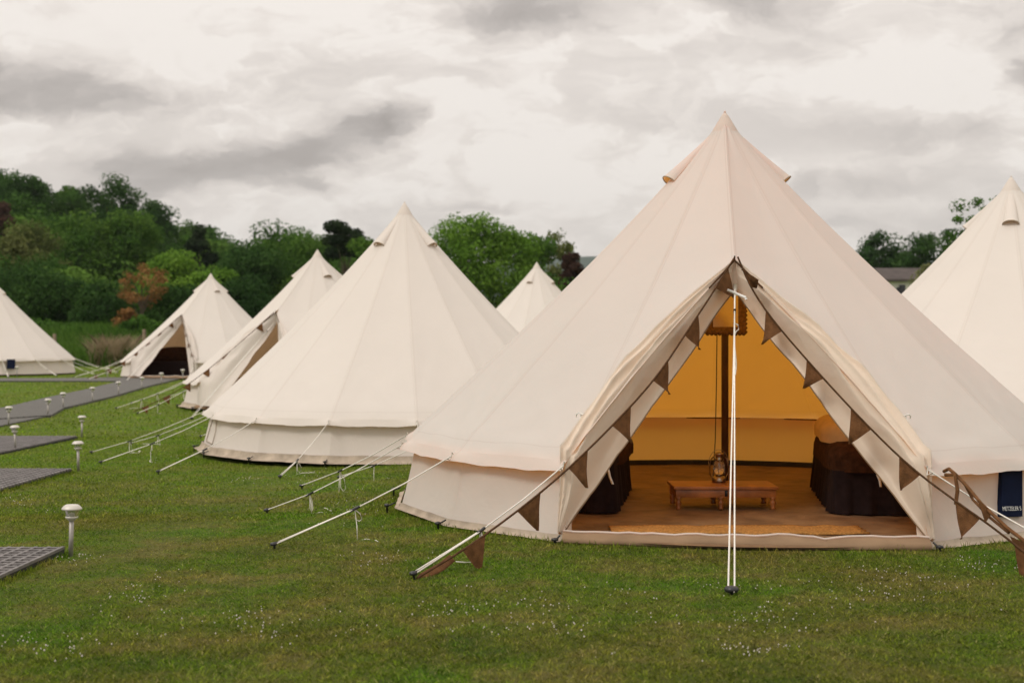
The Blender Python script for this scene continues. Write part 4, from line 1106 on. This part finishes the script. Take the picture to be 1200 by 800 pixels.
tree(632, 276, 78, 66, 'mid', 'green tree right behind the small tent tip', n=10000, seed=53, shape='dome', z0f=.1)
tree(500, 282, 80, 90, 'mid', 'green tree mostly hidden by the doorless tent', n=8000, seed=54)
tree(652, 272, 84, 56, 'olive', 'thin see-through olive tree behind the small tent tip', n=3400, airy=.5, seed=75, nclump=34, z0f=.1)
tree(668, 298, 72, 30, 'purple', 'dark purple-brown tree left of the distant hill', n=9000, seed=56, z0f=.1)
tree(640, 322, 66, 90, 'mid', 'low green tree at the foot of the purple-brown one', n=11000, seed=57, shape='dome', z0f=.05)
tree(697, 311, 90, 52, 'bright', 'low green tree under the distant hill', n=6000, seed=58, z0f=.1)
tree(1034, 274, 120, 66, 'dark', 'dark tree with gaps behind the long white house', n=8000, nclump=34, airy=.25, seed=59)
tree(1086, 275, 116, 68, 'dark', 'denser dark tree right behind the long white house', n=9000, nclump=34, airy=.1, seed=60)
tree(1010, 292, 118, 50, 'dark', 'low dark tree left behind the long white house', n=6000, seed=61)
tree(1124, 268, 60, 60, 'dark', 'dark tree leaning out from behind the right edge tent', n=6000, airy=.4, seed=64)
tree(1148, 232, 38, 70, 'mid', 'sparse small-leaved tree poking out beside the right edge tent', n=2400, airy=.9, seed=62, leaf=.11, nclump=34)
tree(1088, 311, 42, 52, 'blossom', 'pale flowering bush in front of the long white house', n=7000, seed=63, shape='dome', z0f=.05, name='bush', cat='bush')
tree(150, 362, 57, 34, 'orange', 'small orange shrub at the foot of the orange-brown tree', n=2600, seed=65, shape='dome', z0f=.02, name='shrub', cat='shrub', trunk=True)

# tall grass on the bank
def tall():
    V, r_ = blades(90000, (-46, -2), (47.5, 60), .75, .035, 0, avoid=False, seed=9, frustum=0, lean=.5)
    tag(link('tall_grass', np_mesh('tall_grass', V, 5, r_, M['tallgrass']), None, smooth=False), 'tall rough green grass on the bank behind the far tents', 'grass', kind='stuff')
    r = np.random.RandomState(2)
    for (px, Yd, w, n, mat, nm, lab) in ((133, 48.5, .6, 1500, 'drygrass', 'dry_grass', 'patch of dry tan grass on the bank between the far tents'),):
        cx = (px - 600) / F * Yd; V, q = blades(n, (cx - w, cx + w), (Yd - .8, Yd + .8), 1.0, .03, 0, avoid=False, seed=4, frustum=0, lean=.8)
        tag(link(nm, np_mesh(nm, V, 5, q, M[mat]), None, smooth=False), lab, 'grass', kind='stuff')
tall()
def mound(px, Yd, wpx, ytop, n, kind, label, seed):
    return tree(px, ytop, Yd, wpx, kind, label, n=n, seed=seed, shape='dome', z0f=.0, name='shrub', cat='shrub', leaf=.16)
mound(165, 54, 46, 372, 4200, 'mid', 'rounded green shrub on the bank left of the far open tent', 71)
mound(95, 55, 60, 380, 4200, 'mid', 'low wide green shrub on the bank between the far tents', 72)
mound(45, 56, 50, 374, 4200, 'mid', 'green shrub on the bank behind the navy-patch tent', 73)
for (px, py, lab) in ((64, 408, 'weathered wooden post on the bank right of the navy-patch tent'), (169, 403, 'weathered wooden post on the bank left of the far open tent')):
    Yd = 47.0; c = P(px, py, Yd); zb = tz(c.x, Yd); hgt = CZ + (HY - (py - 17)) / F * Yd - zb
    b = MB(); b.lathe([(.075, -.2), (.07, hgt * .5), (.068, hgt - .03), (.05, hgt)], n=9); o = b.build('fence_post', M['postwood'], None); o.location = (c.x, Yd, zb); tag(o, lab, 'post', 'wooden posts on the bank')

# ------------------------------------------------------------------ long white house
Yh = 104; sh = F / Yh; x0, x1 = (965 - 600) / sh, (1110 - 600) / sh; zr, ze = CZ + (HY - 310.5) / sh, CZ + (HY - 326) / sh; zb = tz(x0, Yh)
hs = empty('house', ((x0 + x1) / 2, Yh, zb)); tag(hs, 'long white house with brown roof glimpsed between the two right tents', 'house')
hc = (x1 - x0) / 2
b = MB(); b.box((0, 4, (ze - zb) / 2), (2 * hc, 8, ze - zb)); b.build('wall', M['render'], hs, smooth=False)
b = MB(); zr_, ze_ = zr - zb, ze - zb
b.add([(-hc - .5, -.5, ze_ - .1), (hc + .5, -.5, ze_ - .1), (hc + .5, 4, zr_), (-hc - .5, 4, zr_), (-hc - .5, 8.5, ze_ - .1), (hc + .5, 8.5, ze_ - .1), (-hc - .5, -.5, ze_ - .28), (hc + .5, -.5, ze_ - .28), (hc + .5, 8.5, ze_ - .28), (-hc - .5, 8.5, ze_ - .28)],
      [(0, 1, 2, 3), (3, 2, 5, 4), (0, 6, 7, 1), (4, 5, 8, 9), (1, 7, 8, 5, 2), (0, 3, 4, 9, 6), (6, 9, 8, 7)])
b.build('roof', M['roofslate'], hs, smooth=False)
for px in (985, 1003, 1022, 1042, 1052.5, 1057, 1075, 1095):
    wx = (px - 600) / sh - (x0 + x1) / 2
    b = MB(); b.box((wx, -.03, ze_ - 1.0), (.42 if px != 1057 else .6, .08, .62 if px != 1057 else 1.0)); w = b.build('window', M['frame_white'], hs, smooth=False)
    b = MB(); b.box((wx, -.08, ze_ - 1.0), (.32 if px != 1057 else .5, .03, .52 if px != 1057 else .9)); b.build('pane', M['winglass'], w, smooth=False)

# ------------------------------------------------------------------ world
w = bpy.data.worlds.new('World'); scn.world = w; w.use_nodes = True
t = w.node_tree; t.nodes.clear()
wo = t.nodes.new('ShaderNodeOutputWorld'); bg = t.nodes.new('ShaderNodeBackground'); L(t, bg.outputs[0], wo.inputs[0])
SUN_EL, SUN_AZ = 48, 128              # azimuth clockwise from +Y; sun stands left of and behind the camera (see lamp below)
sky = t.nodes.new('ShaderNodeTexSky'); sky.sky_type = 'NISHITA'; sky.sun_disc = False; sky.sun_elevation = rad(SUN_EL); sky.sun_rotation = rad(360 - SUN_AZ)
d = t.nodes.new('ShaderNodeTexCoord').outputs['Generated']
sx = t.nodes.new('ShaderNodeSeparateXYZ'); L(t, d, sx.inputs[0])
zc = math_(t, 'MAXIMUM', sx.outputs[2], 0.0)
den = math_(t, 'ADD', zc, .16)
cx_ = math_(t, 'DIVIDE', sx.outputs[0], den); cy_ = math_(t, 'DIVIDE', sx.outputs[1], den)
cv = t.nodes.new('ShaderNodeCombineXYZ'); L(t, cx_, cv.inputs[0]); L(t, cy_, cv.inputs[1])
n1 = noise_(t, cv.outputs[0], .85, 7, .55, .3); n2 = noise_(t, cv.outputs[0], 2.6, 8, .6, .4)
# azimuth / elevation style coordinates for the individual clouds
ay = math_(t, 'MAXIMUM', math_(t, 'ABSOLUTE', sx.outputs[1]), .15)
fwd = math_(t, 'GREATER_THAN', sx.outputs[1], .05)
ca = math_(t, 'DIVIDE', sx.outputs[0], ay); ce = math_(t, 'DIVIDE', sx.outputs[2], ay)
cc = t.nodes.new('ShaderNodeCombineXYZ'); L(t, ca, cc.inputs[0]); L(t, ce, cc.inputs[1])
def nvec(scale, amt, src):
    n = t.nodes.new('ShaderNodeTexNoise'); n.inputs['Scale'].default_value = scale; n.inputs['Detail'].default_value = 6; n.inputs['Roughness'].default_value = .6
    mp = t.nodes.new('ShaderNodeMapping'); mp.inputs['Scale'].default_value = (1, 2.0, 1); L(t, src, mp.inputs[0]); L(t, mp.outputs[0], n.inputs['Vector'])
    s = t.nodes.new('ShaderNodeVectorMath'); s.operation = 'SUBTRACT'; L(t, n.outputs['Color'], s.inputs[0]); s.inputs[1].default_value = (.5, .5, .5)
    m = t.nodes.new('ShaderNodeVectorMath'); m.operation = 'MULTIPLY'; L(t, s.outputs[0], m.inputs[0]); m.inputs[1].default_value = (amt, amt * .5, 0)
    a = t.nodes.new('ShaderNodeVectorMath'); a.operation = 'ADD'; L(t, src, a.inputs[0]); L(t, m.outputs[0], a.inputs[1]); return a.outputs[0]
wc = nvec(6, .10, cc.outputs[0]); wc = nvec(14, .060, wc); wc = nvec(45, .030, wc)
def blob(px, py, rx, ry, ang=0, power=1.0):
    s = t.nodes.new('ShaderNodeVectorMath'); s.operation = 'SUBTRACT'; L(t, wc, s.inputs[0]); s.inputs[1].default_value = ((px - 600) / F, (HY - py) / F, 0)
    m = t.nodes.new('ShaderNodeMapping'); m.vector_type = 'TEXTURE'; m.inputs['Rotation'].default_value = (0, 0, rad(ang)); m.inputs['Scale'].default_value = (rx / F, ry / F, 1); L(t, s.outputs[0], m.inputs[0])
    l = t.nodes.new('ShaderNodeVectorMath'); l.operation = 'LENGTH'; L(t, m.outputs[0], l.inputs[0])
    r = t.nodes.new('ShaderNodeMapRange'); r.interpolation_type = 'SMOOTHSTEP'; L(t, l.outputs['Value'], r.inputs[0])
    r.inputs[1].default_value = 1.35; r.inputs[2].default_value = .15; r.inputs[3].default_value = 0; r.inputs[4].default_value = power
    return r.outputs[0]
darks = [(-20, 95, 210, 42, 3, .85), (110, 120, 150, 24, 0, .45), (640, 8, 130, 34, 0, 1.0), (300, 192, 110, 34, 8, .85), (400, 158, 95, 30, 18, .7), (455, 138, 50, 22, 10, .6), (175, 205, 66, 36, 0, .75), (340, 222, 60, 14, 0, .45), (900, 2, 110, 20, 0, .5), (1195, 88, 26, 18, 0, .8), (980, 215, 120, 18, 0, .35), (1120, 150, 160, 18, 0, .25), (560, 240, 160, 10, 0, .3), (820, 262, 200, 14, 0, .2), (1080, 262, 200, 20, 0, .4), (1250, 20, 200, 60, 0, .5), (-300, 120, 300, 60, 0, .7), (1600, 100, 400, 60, 0, .7), (-300, 560, 10, 10, 0, .0)]
acc = None
for a in darks:
    b_ = blob(*a); acc = b_ if acc is None else math_(t, 'ADD', acc, b_)
acc = math_(t, 'MULTIPLY', acc, fwd)
lites = [(735, 216, 44, 30, 0, .8), (640, 238, 60, 26, 0, .4), (960, 190, 120, 24, 0, .5), (700, 90, 220, 36, 0, .35), (250, 165, 120, 16, 10, .3), (230, 240, 40, 14, 0, .3)]
lac = None
for a in lites:
    b_ = blob(*a); lac = b_ if lac is None else math_(t, 'ADD', lac, b_)
lac = math_(t, 'MULTIPLY', lac, fwd)
mpc = t.nodes.new('ShaderNodeMapping'); mpc.inputs['Scale'].default_value = (2.6, 7.0, 1); L(t, wc, mpc.inputs[0])
n3 = noise_(t, mpc.outputs[0], 1.5, 9, .58, .25)
mpd = t.nodes.new('ShaderNodeMapping'); mpd.inputs['Scale'].default_value = (6, 12.0, 1); L(t, wc, mpd.inputs[0])
n4 = noise_(t, mpd.outputs[0], 1.8, 8, .6, .6)
front = t.nodes.new('ShaderNodeMapRange'); L(t, n3, front.inputs[0]); front.interpolation_type = 'SMOOTHSTEP'
front.inputs[1].default_value = .43; front.inputs[2].default_value = .57; front.inputs[3].default_value = .0; front.inputs[4].default_value = .25
puff = t.nodes.new('ShaderNodeMapRange'); L(t, n4, puff.inputs[0]); puff.interpolation_type = 'SMOOTHSTEP'
puff.inputs[1].default_value = .42; puff.inputs[2].default_value = .60; puff.inputs[3].default_value = -.09; puff.inputs[4].default_value = .08
struct_ = math_(t, 'MULTIPLY', math_(t, 'ADD', front.outputs[0], puff.outputs[0]), fwd)
val = math_(t, 'ADD', math_(t, 'MULTIPLY', n1, .55), math_(t, 'MULTIPLY', n2, .45))
v0 = t.nodes.new('ShaderNodeMapRange'); L(t, val, v0.inputs[0]); v0.inputs[1].default_value = .34; v0.inputs[2].default_value = .62; v0.inputs[3].default_value = .74; v0.inputs[4].default_value = .88
vv = math_(t, 'SUBTRACT', v0.outputs[0], math_(t, 'MULTIPLY', acc, .66))
vv = math_(t, 'ADD', vv, struct_)
vv = math_(t, 'ADD', vv, math_(t, 'MULTIPLY', lac, .20))
colr = ramp(t, vv, [(0.0, (.37, .33, .30)), (.35, (.49, .445, .41)), (.65, (.67, .61, .56)), (.90, (.81, .745, .685)), (1.0, (.88, .82, .76))])
# brighter overhead, cooler and greyer near the horizon
hz = t.nodes.new('ShaderNodeMapRange'); L(t, sx.outputs[2], hz.inputs[0]); hz.inputs[1].default_value = .02; hz.inputs[2].default_value = .14; hz.inputs[3].default_value = 1; hz.inputs[4].default_value = 0
colr = mix(t, math_(t, 'MULTIPLY', hz.outputs[0], .45), colr, (.70, .66, .635))
gain = math_(t, 'ADD', 1.0, math_(t, 'MULTIPLY', math_(t, 'POWER', zc, 1.5), .75))
sc = t.nodes.new('ShaderNodeVectorMath'); sc.operation = 'SCALE'; L(t, colr, sc.inputs[0]); L(t, math_(t, 'MULTIPLY', gain, 10.0), sc.inputs['Scale'])
fin = mix(t, .95, sky.outputs[0], sc.outputs[0])
L(t, fin, bg.inputs[0]); bg.inputs[1].default_value = .10

sl = bpy.data.lights.new('sun', 'SUN'); sl.energy = 1.3; sl.angle = rad(16); sl.color = (1, .94, .86)
so = bpy.data.objects.new('sun', sl); C.objects.link(so)
az = rad(-SUN_AZ)                      # left of the camera and a little behind it
dirn = Vector((math.sin(az) * math.cos(rad(SUN_EL)), math.cos(az) * math.cos(rad(SUN_EL)), math.sin(rad(SUN_EL))))
so.rotation_euler = dirn.to_track_quat('Z', 'Y').to_euler()

# ------------------------------------------------------------------ the air
m, t_, o_ = nt('haze_air'); pv = t_.nodes.new('ShaderNodeVolumePrincipled'); pv.inputs['Density'].default_value = .00012
pv.inputs['Color'].default_value = (.86, .9, .95, 1); pv.inputs['Anisotropy'].default_value = .2; L(t_, pv.outputs[0], o_.inputs['Volume'])
hz_ = MB(); hz_.box((0, 1555, 83), (5400, 3330, 180)); o = hz_.build('haze', m, None, smooth=False); o['kind'] = 'stuff'; o['label'] = 'thin pale air that softens the distant hills'; o['category'] = 'haze'
# ------------------------------------------------------------------ camera
cam = bpy.data.cameras.new('camera'); cam.sensor_width = 36; cam.lens = F / 1200 * 36; cam.clip_start = .1; cam.clip_end = 6000
cam.dof.use_dof = True; cam.dof.focus_distance = 8.0; cam.dof.aperture_fstop = 2.6
co = bpy.data.objects.new('camera', cam); C.objects.link(co); co.location = (0, 0, CZ)
co.rotation_euler = (rad(90) + math.atan(3 / F), 0, 0); scn.camera = co
scn.view_settings.view_transform = 'Standard'; scn.view_settings.look = 'None'; scn.view_settings.exposure = 0.0; scn.view_settings.gamma = 1
scn.cycles.max_bounces = 10; scn.cycles.diffuse_bounces = 6; scn.cycles.transmission_bounces = 8
